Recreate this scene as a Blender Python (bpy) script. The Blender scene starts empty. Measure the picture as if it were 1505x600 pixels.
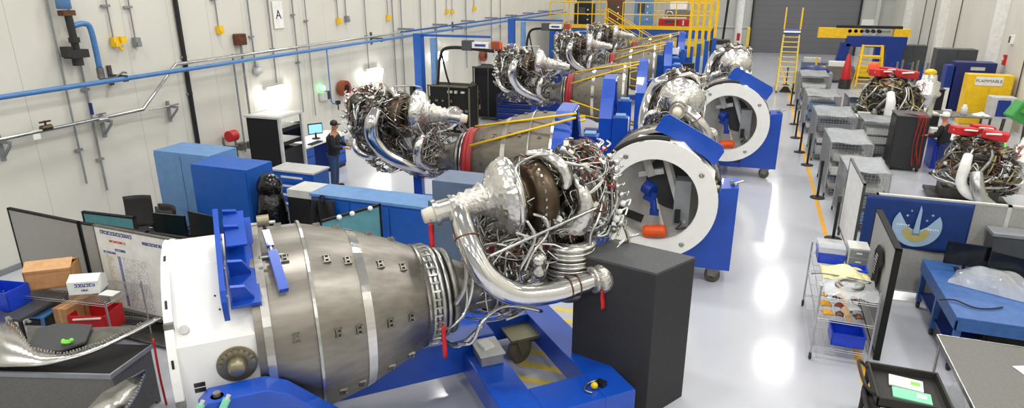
import bpy, math, random
from mathutils import Vector, Matrix
PI = math.pi
sc = bpy.context.scene
col = sc.collection
R = math.radians

# ------------------------------------------------------------------ camera
TH = math.atan2(325, 954); PS = R(19.8); CH = 5.3
fh = Vector((-math.sin(PS), math.cos(PS), 0)); RT = Vector((math.cos(PS), math.sin(PS), 0))
FW = fh * math.cos(TH) + Vector((0, 0, -math.sin(TH))); UP = fh * math.sin(TH) + Vector((0, 0, math.cos(TH)))
cd = bpy.data.cameras.new('camera'); cam = bpy.data.objects.new('camera', cd); col.objects.link(cam)
cam.location = (0, 0, CH); cd.sensor_width = 36; cd.lens = 954 / 1505 * 36; cd.clip_start = .05; cd.clip_end = 300
cam.rotation_euler = Matrix((RT, UP, -FW)).transposed().to_euler()
sc.camera = cam

def at(px, py, x=None, y=None, z=None):
    """the point of the hall seen at a pixel of the survey photograph, on a plane of known x, y or z"""
    d = FW * 954 + RT * (px - 752.5) - UP * (py - 300)
    if z is not None: t = (z - CH) / d.z
    elif x is not None: t = x / d.x
    else: t = y / d.y
    return Vector((0, 0, CH)) + d * t

# ------------------------------------------------------------------ materials
def lin(h):
    h = h.lstrip('#'); o = []
    for i in (0, 2, 4):
        v = int(h[i:i + 2], 16) / 255
        o.append(v / 12.92 if v < .04045 else ((v + .055) / 1.055) ** 2.4)
    return (*o, 1)
MATS = {}
def mat(name, colr, rough=.5, metal=0., var=.08, scale=6., bump=0., bscale=40., stretch=None, emit=0, alpha=1, trans=0, coat=0, vor=False):
    m = bpy.data.materials.new(name); m.use_nodes = True; nt = m.node_tree; N = nt.nodes; L = nt.links
    b = N['Principled BSDF']; c = lin(colr)
    tc = N.new('ShaderNodeTexCoord'); mp = N.new('ShaderNodeMapping'); L.new(tc.outputs['Object'], mp.inputs[0])
    if stretch: mp.inputs['Scale'].default_value = stretch
    n = N.new('ShaderNodeTexNoise'); n.inputs['Scale'].default_value = scale; n.inputs['Detail'].default_value = 3
    L.new(mp.outputs[0], n.inputs['Vector'])
    r = N.new('ShaderNodeValToRGB'); r.color_ramp.elements[0].position = .3; r.color_ramp.elements[1].position = .7
    r.color_ramp.elements[0].color = tuple(max(0, v * (1 - var)) for v in c[:3]) + (1,)
    r.color_ramp.elements[1].color = tuple(min(1, v * (1 + var)) for v in c[:3]) + (1,)
    L.new(n.outputs['Fac'], r.inputs[0]); L.new(r.outputs[0], b.inputs['Base Color'])
    b.inputs['Roughness'].default_value = rough; b.inputs['Metallic'].default_value = metal
    if bump:
        if vor:
            t = N.new('ShaderNodeTexVoronoi'); t.inputs['Scale'].default_value = bscale; o = t.outputs['Distance']
        else:
            t = N.new('ShaderNodeTexNoise'); t.inputs['Scale'].default_value = bscale; o = t.outputs['Fac']
        L.new(mp.outputs[0], t.inputs['Vector'])
        bp = N.new('ShaderNodeBump'); bp.inputs['Strength'].default_value = bump; bp.inputs['Distance'].default_value = .02
        L.new(o, bp.inputs['Height']); L.new(bp.outputs[0], b.inputs['Normal'])
    if emit:
        b.inputs['Emission Color'].default_value = c; b.inputs['Emission Strength'].default_value = emit
    if alpha < 1: b.inputs['Alpha'].default_value = alpha
    if trans: b.inputs['Transmission Weight'].default_value = trans
    if coat: b.inputs['Coat Weight'].default_value = coat
    MATS[name] = m
    return m
mat('blue', '#0b49b4', .35, 0, .1, 3, coat=.3)
mat('blue_dark', '#0a3288', .4)
mat('blue_pale', '#668fc0', .45)
mat('blue_mid', '#1757b0', .45)
mat('blue_pipe', '#4a7cb4', .4)
mat('blue_bin', '#1440c8', .35)
mat('bench_blue', '#38619f', .45, 0, .15, 8)
mat('navy', '#14286a', .4)
mat('teal', '#5f9aa3', .3)
mat('white', '#eeeeea', .4)
mat('white_paint', '#f3f2ee', .35, 0, .02)
mat('ivory', '#e2dccb', .5)
mat('grey_panel', '#a3a29e', .85, 0, .12, 60, bump=.2, bscale=300)
mat('grey_light', '#c6c6c2', .5)
mat('grey_mid', '#83868a', .5)
mat('grey_slate', '#5d6e86', .5)
mat('grey_dark', '#454749', .5)
mat('black', '#141416', .5)
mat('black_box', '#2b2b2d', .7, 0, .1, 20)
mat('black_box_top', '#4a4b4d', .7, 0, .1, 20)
mat('black_cloth', '#131316', .8, bump=.4, bscale=12)
mat('plastic_bag', '#d8dcdd', .15, 0, .1, 6, bump=.8, bscale=14, alpha=.45)
mat('black_bag', '#0c0c0e', .15, bump=.9, bscale=9)
mat('yellow', '#f0c31a', .4)
mat('yellow_pale', '#ddc65c', .5)
mat('amber', '#e0a42a', .5)
mat('red', '#c01c20', .45)
mat('red_dark', '#8e1a1e', .5)
mat('flag_blue', '#0f3474', .7, 0, .12, 4)
mat('emblem_pale', '#9db8d2', .6)
mat('yellow_wrap', '#ece6b0', .5, 0, .15, 20, bump=.5)
mat('orange', '#ec5a1c', .45, bump=.2)
mat('orange_box', '#94462a', .45)
mat('green', '#3f9a48', .5)
mat('lime', '#7fe04a', .5)
mat('mint', '#7fd0a8', .4)
mat('cardboard', '#b98a5c', .8, 0, .1, 12)
mat('cardboard_lt', '#cfa274', .8, 0, .1, 12)
mat('skin', '#b07a5c', .6)
mat('hair', '#2a211c', .8)
mat('jeans', '#2f4468', .8)
mat('steel', '#b9b9b6', .28, 1, .15, 10)
mat('steel_dull', '#8a8882', .45, 1, .2, 10)
mat('steel_dark', '#55534f', .45, 1, .2, 10)
mat('nozzle', '#8f8a82', .4, 1, .14, 2.2, stretch=(1, 6, 6))
mat('nozzle_dull', '#7d776b', .55, .85, .14, 2.2, stretch=(1, 6, 6))
mat('guard_red', '#9c2226', .5)
mat('nozzle_bright', '#c9c7c2', .26, 1, .1, 3)
mat('foil', '#dcdad6', .26, 1, .12, 9, bump=.4, bscale=16, vor=True)
mat('chrome', '#dedddb', .14, 1, .05, 5, bump=.12, bscale=9)
mat('wrap', '#c8c4bc', .4, .85, .3, 14, bump=1., bscale=26)
mat('copper', '#74503f', .4, .8, .3, 12)
mat('brass', '#9a927a', .42, .85)
mat('bronze', '#5a4d3e', .38, .9, .15, 8)
mat('olive', '#6c6a50', .5, .3)
mat('rubber', '#2a2826', .7)
mat('tyre', '#5b5246', .6)
mat('table_grey', '#6b6a66', .45, .3, .12, 30)
mat('near_black', '#0b0b0c', .8)  # own near-black of partition frames, racks, cabinets and bench top
mat('screen', '#0c0e12', .15)
mat('screen_on', '#7fb6e6', .3, emit=.8)
mat('lamp_glow', '#fffdf4', .3, emit=14)
mat('green_glow', '#6dff9a', .3, emit=3)
mat('wire', '#c4c5c6', .35, .9)
mat('mesh_plastic', '#c4c8cc', .3, .1, .1, 8)
mat('ink_blue', '#2b3f93', .6)
mat('ink_red', '#d2452e', .6)
mat('paper', '#ecebe6', .7)
mat('khaki', '#b8ab6a', .6)
mat('tarp', '#92979b', .35, .3, .2, 8, bump=.6, bscale=10)

def shell_mat(name, colr, rough, line, period, axis, width=.01, spec=.5, bump=.05):
    """painted panels with a thin joint every `period` metres along one axis"""
    m = bpy.data.materials.new(name); m.use_nodes = True; nt = m.node_tree; N = nt.nodes; L = nt.links
    b = N['Principled BSDF']; tc = N.new('ShaderNodeTexCoord'); sx = N.new('ShaderNodeSeparateXYZ'); L.new(tc.outputs['Object'], sx.inputs[0])
    d = N.new('ShaderNodeMath'); d.operation = 'DIVIDE'; d.inputs[1].default_value = period; L.new(sx.outputs[axis], d.inputs[0])
    f = N.new('ShaderNodeMath'); f.operation = 'FRACT'; L.new(d.outputs[0], f.inputs[0])
    g = N.new('ShaderNodeMath'); g.operation = 'LESS_THAN'; g.inputs[1].default_value = width / period; L.new(f.outputs[0], g.inputs[0])
    n = N.new('ShaderNodeTexNoise'); n.inputs['Scale'].default_value = .7; n.inputs['Detail'].default_value = 4; L.new(tc.outputs['Object'], n.inputs['Vector'])
    r = N.new('ShaderNodeValToRGB'); c = lin(colr)
    r.color_ramp.elements[0].position = .35; r.color_ramp.elements[1].position = .7
    r.color_ramp.elements[0].color = tuple(v * .94 for v in c[:3]) + (1,); r.color_ramp.elements[1].color = c
    L.new(n.outputs['Fac'], r.inputs[0])
    mx = N.new('ShaderNodeMix'); mx.data_type = 'RGBA'; L.new(g.outputs[0], mx.inputs['Factor']); L.new(r.outputs[0], mx.inputs['A']); mx.inputs['B'].default_value = lin(line)
    L.new(mx.outputs['Result'], b.inputs['Base Color'])
    n2 = N.new('ShaderNodeTexNoise'); n2.inputs['Scale'].default_value = 2.5; L.new(tc.outputs['Object'], n2.inputs['Vector'])
    rr = N.new('ShaderNodeMapRange'); rr.inputs['To Min'].default_value = rough * .8; rr.inputs['To Max'].default_value = rough * 1.25
    L.new(n2.outputs['Fac'], rr.inputs['Value']); L.new(rr.outputs[0], b.inputs['Roughness'])
    MATS[name] = m
shell_mat('wall_paint', '#dad7cc', .45, '#aeaba0', 1.22, 1)
shell_mat('wall_back_paint', '#b9bab6', .5, '#8e908d', 1.22, 0)
shell_mat('floor_epoxy', '#c3c5cc', .13, '#bbbdc2', 6., 1, .006)
shell_mat('ceiling_paint', '#d0d0cc', .7, '#aaaaaa', 2.4, 0)
shell_mat('door_paint', '#6c6d72', .55, '#5b5c60', .45, 2, .02)

# ------------------------------------------------------------------ mesh helpers
class MB:
    def __init__(s): s.v = []; s.f = []; s.sm = []; s.mi = []; s.M = Matrix.Identity(4); s.mats = []; s.cur = 0
    def use(s, name):
        if name not in s.mats: s.mats.append(name)
        s.cur = s.mats.index(name); return s
    def add(s, vs, fs, smooth=False):
        o = len(s.v); s.v += [tuple(s.M @ Vector(p)) for p in vs]
        for q in fs: s.f.append([i + o for i in q]); s.sm.append(smooth); s.mi.append(s.cur)
        return s
    def box(s, x0, x1, y0, y1, z0, z1):
        vs = [(x, y, z) for z in (z0, z1) for y in (y0, y1) for x in (x0, x1)]
        return s.add(vs, [(0, 2, 3, 1), (4, 5, 7, 6), (0, 1, 5, 4), (2, 6, 7, 3), (0, 4, 6, 2), (1, 3, 7, 5)])
    def bx(s, c, d, rot=(0, 0, 0)):
        m = s.M; s.M = m @ Matrix.Translation(c) @ Matrix.Rotation(rot[2], 4, 'Z') @ Matrix.Rotation(rot[1], 4, 'Y') @ Matrix.Rotation(rot[0], 4, 'X')
        s.box(-d[0] / 2, d[0] / 2, -d[1] / 2, d[1] / 2, -d[2] / 2, d[2] / 2); s.M = m; return s
    def beam(s, p, q, w, h, up=(0, 0, 1)):
        p = Vector(p); q = Vector(q); d = (q - p); l = d.length
        if l < 1e-6: return s
        d.normalize(); u = Vector(up)
        if abs(d.dot(u)) > .98: u = Vector((1, 0, 0))
        sd = d.cross(u).normalized(); u = sd.cross(d)
        vs = []
        for c in (p, q):
            for a, b in ((-1, -1), (1, -1), (1, 1), (-1, 1)): vs.append(c + sd * a * w / 2 + u * b * h / 2)
        return s.add(vs, [(0, 1, 2, 3), (4, 7, 6, 5), (0, 4, 5, 1), (1, 5, 6, 2), (2, 6, 7, 3), (3, 7, 4, 0)])
    def lathe(s, prof, o=(0, 0, 0), ax=(1, 0, 0), n=32, a0=0, a1=2 * PI, smooth=True):
        o = Vector(o); ax = Vector(ax).normalized(); u = Vector((0, 0, 1)) if abs(ax.z) < .9 else Vector((1, 0, 0))
        w = ax.cross(u).normalized(); u = w.cross(ax); full = abs(a1 - a0 - 2 * PI) < 1e-6; k = n if full else n + 1
        vs = []; fs = []
        for h, r in prof:
            for i in range(k):
                t = a0 + (a1 - a0) * i / n; vs.append(o + ax * h + (u * math.cos(t) + w * math.sin(t)) * max(r, 1e-4))
        for j in range(len(prof) - 1):
            for i in range(n):
                a = j * k + i; b = j * k + (i + 1) % k; fs.append((a, b, b + k, a + k))
        return s.add(vs, fs, smooth)
    def cyl(s, p, q, r, r2=None, n=16):
        p = Vector(p); q = Vector(q); l = (q - p).length; r2 = r if r2 is None else r2
        s.lathe([(0, r), (l, r2)], p, q - p, n)
        s.lathe([(0, 0), (0, r)], p, q - p, n, smooth=False); s.lathe([(l, r2), (l, 0)], p, q - p, n, smooth=False); return s
    def torus(s, o, ax, Rr, r, n=32, m=10, a0=0, a1=2 * PI):
        o = Vector(o); ax = Vector(ax).normalized(); u = Vector((0, 0, 1)) if abs(ax.z) < .9 else Vector((1, 0, 0)); w = ax.cross(u).normalized(); u = w.cross(ax)
        full = abs(a1 - a0 - 2 * PI) < 1e-6; k = n if full else n + 1; vs = []; fs = []
        for i in range(k):
            t = a0 + (a1 - a0) * i / n; d = u * math.cos(t) + w * math.sin(t)
            for j in range(m):
                p = 2 * PI * j / m; vs.append(o + d * (Rr + r * math.cos(p)) + ax * r * math.sin(p))
        for i in range(n):
            for j in range(m):
                a = i * m + j; b = i * m + (j + 1) % m; c = ((i + 1) % k) * m + (j + 1) % m; e = ((i + 1) % k) * m + j; fs.append((a, e, c, b))
        return s.add(vs, fs, True)
    def sph(s, c, r, n=14, sc=(1, 1, 1)):
        vs = []; fs = []; m = n // 2 + 1
        for j in range(m + 1):
            p = PI * j / m
            for i in range(n):
                t = 2 * PI * i / n; vs.append((c[0] + r * sc[0] * math.sin(p) * math.cos(t), c[1] + r * sc[1] * math.sin(p) * math.sin(t), c[2] + r * sc[2] * math.cos(p)))
        for j in range(m):
            for i in range(n): a = j * n + i; b = j * n + (i + 1) % n; fs.append((a, a + n, b + n, b))
        return s.add(vs, fs, True)
    def tube(s, pts, r, n=8, smooth=True, res=6, closed=False):
        P = [Vector(p) for p in pts]; rs = r if isinstance(r, (list, tuple)) else [r] * len(P)
        if smooth and len(P) > 2:
            Q = []; rq = []; m = len(P)
            for i in range(m - 1):
                a = P[max(i - 1, 0)]; b = P[i]; c = P[i + 1]; d = P[min(i + 2, m - 1)]
                for k in range(res):
                    t = k / res
                    Q.append(.5 * ((2 * b) + (c - a) * t + (2 * a - 5 * b + 4 * c - d) * t * t + (3 * b - a - 3 * c + d) * t ** 3)); rq.append(rs[i] * (1 - t) + rs[i + 1] * t)
            Q.append(P[-1]); rq.append(rs[-1]); P, rs = Q, rq
        vs = []; fs = []; pu = None
        for i, p in enumerate(P):
            d = (P[min(i + 1, len(P) - 1)] - P[max(i - 1, 0)])
            if d.length < 1e-7: d = Vector((1, 0, 0))
            d.normalize()
            u = pu - d * pu.dot(d) if pu is not None else (Vector((0, 0, 1)) if abs(d.z) < .9 else Vector((1, 0, 0)))
            if pu is None: u = u - d * u.dot(d)
            if u.length < 1e-6: u = d.orthogonal()
            u.normalize(); pu = u; w = d.cross(u)
            for j in range(n):
                t = 2 * PI * j / n; vs.append(p + (u * math.cos(t) + w * math.sin(t)) * rs[i])
        for i in range(len(P) - 1):
            for j in range(n): a = i * n + j; b = i * n + (j + 1) % n; fs.append((a, b, b + n, a + n))
        fs.append(tuple(range(n))[::-1]); fs.append(tuple((len(P) - 1) * n + j for j in range(n)))
        return s.add(vs, fs, True)
    def prism(s, poly, O, U, V, d):
        """polygon in the U,V plane at O, thickness d along U x V"""
        O = Vector(O); U = Vector(U); V = Vector(V); Nn = U.cross(V).normalized() * d; k = len(poly)
        vs = [O + U * a + V * b for a, b in poly]; vs += [v + Nn for v in vs]
        return s.add(vs, [tuple(range(k))[::-1], tuple(range(k, 2 * k))] + [(i, (i + 1) % k, (i + 1) % k + k, i + k) for i in range(k)])
    def grid(s, O, U, V, fn, nu, nv, smooth=True):
        O = Vector(O); U = Vector(U); V = Vector(V); Nn = U.cross(V).normalized(); vs = []; fs = []
        for j in range(nv + 1):
            for i in range(nu + 1):
                a = i / nu; b = j / nv; vs.append(O + U * a + V * b + Nn * fn(a, b))
        for j in range(nv):
            for i in range(nu): a = j * (nu + 1) + i; fs.append((a, a + 1, a + nu + 2, a + nu + 1))
        return s.add(vs, fs, smooth)
    def build(s, name, m=None, parent=None, bevel=0, solid=0, sub=0):
        me = bpy.data.meshes.new(name); me.from_pydata(s.v, [], s.f)
        names = s.mats or [m]
        for q in names: me.materials.append(MATS[q])
        me.polygons.foreach_set('use_smooth', s.sm)
        if s.mats: me.polygons.foreach_set('material_index', s.mi)
        me.update(); me.validate()
        o = bpy.data.objects.new(name, me); col.objects.link(o)
        if parent: o.parent = parent
        if solid: md = o.modifiers.new('s', 'SOLIDIFY'); md.thickness = solid
        if bevel: md = o.modifiers.new('b', 'BEVEL'); md.width = bevel; md.segments = 2; md.limit_method = 'ANGLE'; md.angle_limit = R(50)
        if sub: md = o.modifiers.new('u', 'SUBSURF'); md.levels = sub; md.render_levels = sub
        return o
def tag(o, label, cat, group=None):
    o['label'] = label; o['category'] = cat
    if group: o['group'] = group
    return o
def lab(o, label): o['label'] = label; return o
def thing(name, label, cat, loc=(0, 0, 0), rz=0, group=None):
    o = bpy.data.objects.new(name, None); col.objects.link(o); o.location = loc; o.rotation_euler = (0, 0, rz)
    o.empty_display_size = .1
    return tag(o, label, cat, group)
def struct(o): o['kind'] = 'structure'; return o
def stuff(o): o['kind'] = 'stuff'; return o
KIDS = {}
def copy_tree(o, parent=None):
    c = o.copy(); col.objects.link(c)
    if parent: c.parent = parent
    for ch in [x for x in list(col.objects) if x.parent == o]: copy_tree(ch, c)
    return c
def dup(o, label, loc=None, rz=None, group=None):
    c = copy_tree(o)
    if loc is not None: c.location = loc
    if rz is not None: c.rotation_euler = (0, 0, rz)
    c['label'] = label
    if group: c['group'] = group
    return c
def text_mesh(txt, size, M, m, parent=None, depth=.002, name='lettering'):
    cu = bpy.data.curves.new('t', 'FONT'); cu.body = txt; cu.size = size; cu.extrude = depth; cu.align_x = 'CENTER'; cu.align_y = 'CENTER'
    t = bpy.data.objects.new('t', cu); col.objects.link(t); bpy.context.view_layer.update()
    me = bpy.data.meshes.new_from_object(t); bpy.data.objects.remove(t)
    me.transform(M); me.materials.clear(); me.materials.append(MATS[m])
    o = bpy.data.objects.new(name, me); col.objects.link(o)
    if parent: o.parent = parent
    return o
def frame_M(o, u, v):
    u = Vector(u).normalized(); v = Vector(v).normalized(); n = u.cross(v)
    m = Matrix((u, v, n)).transposed().to_4x4(); m.translation = Vector(o); return m

# ------------------------------------------------------------------ the hall
XL, XR, YB, ZC = -13., 9.7, 57., 10.5
struct(MB().box(XL - .2, XR + .2, -14, YB + .2, -.1, 0).build('floor', 'floor_epoxy'))
struct(MB().box(XL - .2, XL, -14, YB, 0, ZC).build('wall_left', 'wall_paint'))
struct(MB().box(XR, XR + .2, -14, YB, 0, ZC).build('wall_right', 'wall_paint'))
struct(MB().box(XL - .2, -.15, YB, YB + .2, 0, ZC).box(7.4, XR + .2, YB, YB + .2, 0, ZC).box(-.15, 7.4, YB, YB + .2, 6.5, ZC).build('wall_back', 'wall_back_paint'))
struct(MB().box(XL - .2, XR + .2, -14.2, -14, 0, ZC).build('wall_front', 'wall_back_paint'))
struct(MB().box(XL - .2, XR + .2, -14.2, YB + .2, ZC, ZC + .2).build('ceiling', 'ceiling_paint'))
dr = struct(MB().box(-.15, 7.4, YB + .06, YB + .14, 0, 6.5).build('door_1', 'door_paint'))
MB().box(-.27, -.15, YB - .12, YB + .06, 0, 6.5).box(7.4, 7.52, YB - .12, YB + .06, 0, 6.5).build('door_frame', 'black', dr)
# steel columns and girts on the end wall and the right wall
t_ = MB()
for x in (-8.5, -5, -1.3, 8.6): t_.box(x - .12, x + .12, YB - .3, YB, 0, ZC)
struct(t_.build('trim_1', 'grey_light'))
t_ = MB()
for z in (1.9, 4.2): t_.box(XL, -.3, YB - .12, YB, z, z + .1).box(7.55, XR, YB - .12, YB, z, z + .1)
struct(t_.build('trim_2', 'grey_light'))
t_ = MB()
for y in (24, 33, 42, 51): t_.box(XR - .35, XR, y - .22, y + .22, 0, ZC)
struct(t_.build('trim_3', 'white'))
# painted walkway line and hatch
m_ = MB().box(1.96, 2.06, -6, 54, .0, .003)
struct(m_.build('trim_4', 'amber'))
m_ = MB()
for i in range(14):
    y = 6.7 + i * .36; m_.box(-2.7, -1.75, y, y + .13, 0, .003)
struct(m_.build('trim_5', 'yellow_pale'))
struct(MB().box(XL, XL + .02, -14, YB, 0, .12).build('baseboard_left', 'grey_mid'))

# ------------------------------------------------------------------ light
w = bpy.data.worlds.new('w'); sc.world = w; w.use_nodes = True
w.node_tree.nodes['Background'].inputs[0].default_value = (1, 1, 1, 1); w.node_tree.nodes['Background'].inputs[1].default_value = .3
k = 0
for ix, x in enumerate((-9.6, -3.6, 2.4, 7.9)):
    for y in (-8, -1, 6, 13, 20, 27, 34, 42, 51):
        li = bpy.data.lights.new('ceiling_lamp', 'AREA'); li.shape = 'RECTANGLE'; li.size = 1.2; li.size_y = .7; li.energy = 150
        li.color = (1, .985, .95)
        o = bpy.data.objects.new('ceiling_lamp', li); col.objects.link(o); o.location = (x, y, ZC - .25); k += 1
sc.view_settings.view_transform = 'Standard'; sc.view_settings.look = 'None'; sc.view_settings.gamma = 1
sc.view_settings.use_curve_mapping = False; sc.view_settings.exposure = .5
sc.cycles.max_bounces = 6; sc.cycles.diffuse_bounces = 4; sc.cycles.glossy_bounces = 3; sc.cycles.transparent_max_bounces = 12
sc.cycles.sample_clamp_indirect = 4
# ------------------------------------------------------------------ rocket engines
AX = 1.6                                                   # height of the engine axis
def eb():
    m = MB(); m.M = Matrix.Translation((0, 0, AX)); return m
def nozR(t):
    P = [(0, 1.03), (.35, 1.07), (.9, 1.1), (1.3, 1.09), (1.83, .95), (2.3, .77), (2.6, .62), (2.83, .5)]
    for (a, b), (c, d) in zip(P, P[1:]):
        if t <= c: return b + (d - b) * (t - a) / (c - a)
    return .5
def ell_tube(m, rg, c, rad, r, steps=4, step=.22, n=5):
    u = Vector((rg.gauss(0, 1), rg.gauss(0, 1), rg.gauss(0, 1))).normalized(); d = Vector((rg.gauss(0, 1), rg.gauss(0, 1), rg.gauss(0, 1)))
    pts = []; k = rg.uniform(.86, 1.1)
    for i in range(steps):
        pts.append((c[0] + rad[0] * u.x * k, c[1] + rad[1] * u.y * k, c[2] + rad[2] * u.z * k))
        if rg.random() < .4: d = Vector((rg.gauss(0, 1), rg.gauss(0, 1), rg.gauss(0, 1)))
        d = (d - u * d.dot(u)).normalized(); u = (u + d * step / max(.3, sum(rad) / 3)).normalized(); k += rg.uniform(-.05, .05)
    m.tube(pts, r, n=n, res=3)
def plumbing(root, seed, zones, n, mats, name='plumbing'):
    rg = random.Random(seed); m = eb()
    for i in range(n):
        c, rad, wgt = zones[i % len(zones)]
        m.use(rg.choice(mats)); ell_tube(m, rg, c, rad, rg.choice((.005, .006, .008, .011, .014)), rg.choice((3, 4, 5)), rg.uniform(.1, .3))
        if i % 2 == 0:
            u = Vector((rg.gauss(0, 1), rg.gauss(0, 1), rg.gauss(0, 1))).normalized(); k = rg.uniform(.8, 1.08)
            p = Vector(c) + Vector((rad[0] * u.x, rad[1] * u.y, rad[2] * u.z)) * k
            m.use(rg.choice(('steel', 'steel_dull', 'steel_dark', 'white', 'copper', 'foil', 'copper', 'bronze', 'red_dark', 'ivory')))
            a = Vector((rg.gauss(0, 1), rg.gauss(0, 1), rg.gauss(0, 1))).normalized() * rg.uniform(.02, .05)
            if rg.random() < .55: m.cyl(p - a, p + a, rg.uniform(.014, .035), n=8)
            else: m.bx(p, (rg.uniform(.03, .08), rg.uniform(.03, .08), rg.uniform(.02, .06)), (rg.random() * 3, rg.random() * 3, rg.random() * 3))
    return stuff(m.build(name, None, root))
def S(t, s, z): return (t, -s, z)
def make_engine(name, label, group=None):
    root = thing(name, label, 'rocket engine', group=group)
    # bell nozzle
    m = eb(); prof = [(t / 20, nozR(t / 20)) for t in range(14, 57)]; m.lathe(prof, n=72); m.lathe([(t / 20, nozR(t / 20) - .03) for t in range(56, 13, -1)], n=72)
    m.lathe([(.7, nozR(.7) - .03), (.7, nozR(.7))], n=72); m.build('nozzle', 'nozzle', root)
    for t0, t1, e, mt in ((.78, .86, .03, 'nozzle_bright'), (1.28, 1.31, .035, 'steel'), (1.8, 1.9, .008, 'chrome'), (2.58, 2.61, .025, 'nozzle_bright')):
        m = eb(); m.lathe([(t0, nozR(t0)), (t0, nozR(t0) + e), (t1, nozR(t1) + e), (t1, nozR(t1))], n=72, smooth=False); m.build('nozzle_band', mt, root)
    m = eb()
    for t, r in ((2.66, .61), (2.72, .6), (2.78, .6), (2.86, .57)): m.torus((t, 0, 0), (1, 0, 0), r - .02, .03, 48, 8)
    for i in range(40):
        a = i * PI / 20; m.bx((2.69, .63 * math.cos(a), .63 * math.sin(a)), (.1, .02, .02), (a, 0, 0))
    m.build('neck_flange', 'steel', root)
    m = eb(); m.torus((2.96, 0, 0), (1, 0, 0), .5, .05, 48, 10); m.build('coolant_manifold', 'steel_dull', root)
    for t in (1.08, 1.5, 1.72, 2.08, 2.34):
        for j in range(8):
            a = R(22 + 45 * j + t * 6); r = nozR(t) + .012; u = Vector((0, math.cos(a), math.sin(a))); w = Vector((0, -math.sin(a), math.cos(a))); x = Vector((1, 0, 0))
            m = eb(); o = Vector((t, 0, 0)) + u * r
            for k in (-1, 1):
                m.beam(o + w * .05 + x * .022 * k, o - w * .05 + x * .022 * k, .012, .03, u); m.beam(o + w * .045 * k - x * .04, o + w * .045 * k + x * .04, .012, .03, u)
            m.beam(o - x * .02, o + x * .02, .02, .03, u)
            m.build('bracket', 'steel_dull', root)
    # throat and chamber
    m = eb(); m.lathe([(2.8, .5), (3.0, .42), (3.2, .33), (3.35, .31), (3.5, .34), (3.9, .36), (4.25, .36), (4.3, .3)], n=40); m.build('combustion_chamber', 'steel_dull', root)
    m = eb()
    for i in range(9): m.torus((3.55 + i * .07, 0, 0), (1, 0, 0), .365, .026, 36, 8)
    m.build('chamber_rings', 'nozzle_bright', root)
    m = eb(); m.lathe([(-.1, .3), (-.05, .36), (.04, .36)] + [(.07 + i * .05, .3 + (.03 if i % 2 else 0)) for i in range(9)] + [(.52, .35), (.56, .35), (.58, .2)], S(4.55, .34, 0), (0, 0, 1), 36); 
    for i in range(8): m.torus(S(4.55, .34, .06 + i * .058), (0, 0, 1), .325, .02, 36, 8)
    m.build('main_injector_bellows', 'nozzle_bright', root)
    m = eb(); m.sph(S(4.57, .3, -.12), .32, 24, (1, 1, .6)); m.build('injector_dome', 'steel_dull', root)
    # oxygen turbopump, inlet towards the nozzle
    o = S(2.7, .1, 1.06)
    m = eb(); m.lathe([(0, 0), (0, .085), (.12, .1), (.13, .11)], o, (1, 0, .16), 24); lab(m.build('inlet_cap', 'ivory', root), 'ivory cap on the pump inlet')
    m = eb(); m.lathe([(.12, .1), (.12, .17), (.17, .17), (.17, .14), (.34, .14), (.34, .17), (.38, .17), (.38, .13)], o, (1, 0, .16), 28, smooth=False); m.build('inlet_flange', 'nozzle_bright', root)
    m = eb(); m.lathe([(.36, .12), (.42, .16), (.46, .13), (.5, .17), (.56, .14), (.6, .18), (.68, .17), (.74, .2), (.76, .22), (.8, .18)], o, (1, 0, .16), 28); m.build('foil_wrap', 'wrap', root)
    m = eb(); q = S(3.46, .1, 1.15)
    m.lathe([(-.02, .17), (.03, .2), (.06, .22), (.12, .33), (.17, .42), (.24, .47), (.32, .49), (.36, .5), (.37, .46), (.4, .44)], q, (1, 0, .08), 40); m.build('pump_volute', 'foil', root)
    m = eb(); m.torus(S(3.78, .1, 1.17), (1, 0, .08), .475, .035, 44, 8); m.build('volute_rim', 'chrome', root)
    m = eb(); m.lathe([(0, .3), (.02, .38), (.07, .4), (.1, .3), (.16, .28), (.18, .36), (.22, .43), (.3, .47), (.38, .475), (.44, .46), (.5, .4), (.52, .2)], S(3.82, .1, 1.12), (1, 0, .08), 40); m.build('turbine_housing', 'bronze', root)
    m = eb()
    for i in range(30):
        a = i * PI / 15; m.bx(S(4.1, .1 + .47 * math.cos(a), 1.14 + .47 * math.sin(a)), (.025, .03, .03), (a, 0, 0))
    m.build('housing_bolts', 'steel', root)
    # wrapped crossover loops between the turbine and the preburner
    m = eb(); m.tube([S(4.1, .0, 1.66), S(4.25, .2, 1.68), S(4.38, .36, 1.58), S(4.44, .42, 1.42), S(4.42, .4, 1.3)], [.05, .07, .085, .08, .06], 16); m.build('crossover_duct', 'foil', root)
    m = eb(); m.tube([S(4.6, .3, 1.42), S(4.66, .42, 1.25), S(4.7, .46, 1.0), S(4.62, .4, .78), S(4.5, .25, .68)], [.07, .1, .13, .16, .17], 18); m.build('hot_gas_duct', 'foil', root)
    m = eb(); m.cyl(S(4.3, .42, .92), S(4.3, .5, .92), .06, n=18); m.cyl(S(4.3, .5, .92), S(4.3, .53, .92), .035, n=12); lab(m.build('port_cap', 'white', root), 'round white port cap')
    m = eb(); m.lathe([(0, .16), (.05, .3), (.12, .42), (.25, .46), (.4, .44), (.48, .36), (.54, .3), (.58, .12), (.6, 0)], S(4.55, 0, 1.08), (1, 0, .1), 36); m.build('preburner', 'steel_dull', root)
    m = eb()
    for t in (4.7, 4.84, 4.98): m.torus((t, 0, 1.1 + (t - 4.55) * .1), (1, 0, .1), .46, .022, 36, 8)
    m.build('preburner_clamps', 'steel', root)
    m = eb(); m.cyl(S(4.95, -.1, 1.45), S(4.95, -.1, 1.66), .2, .17, 24); m.sph(S(4.95, -.1, 1.66), .17, 18, (1, 1, .5)); m.build('valve_actuator', 'steel_dark', root)
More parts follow.
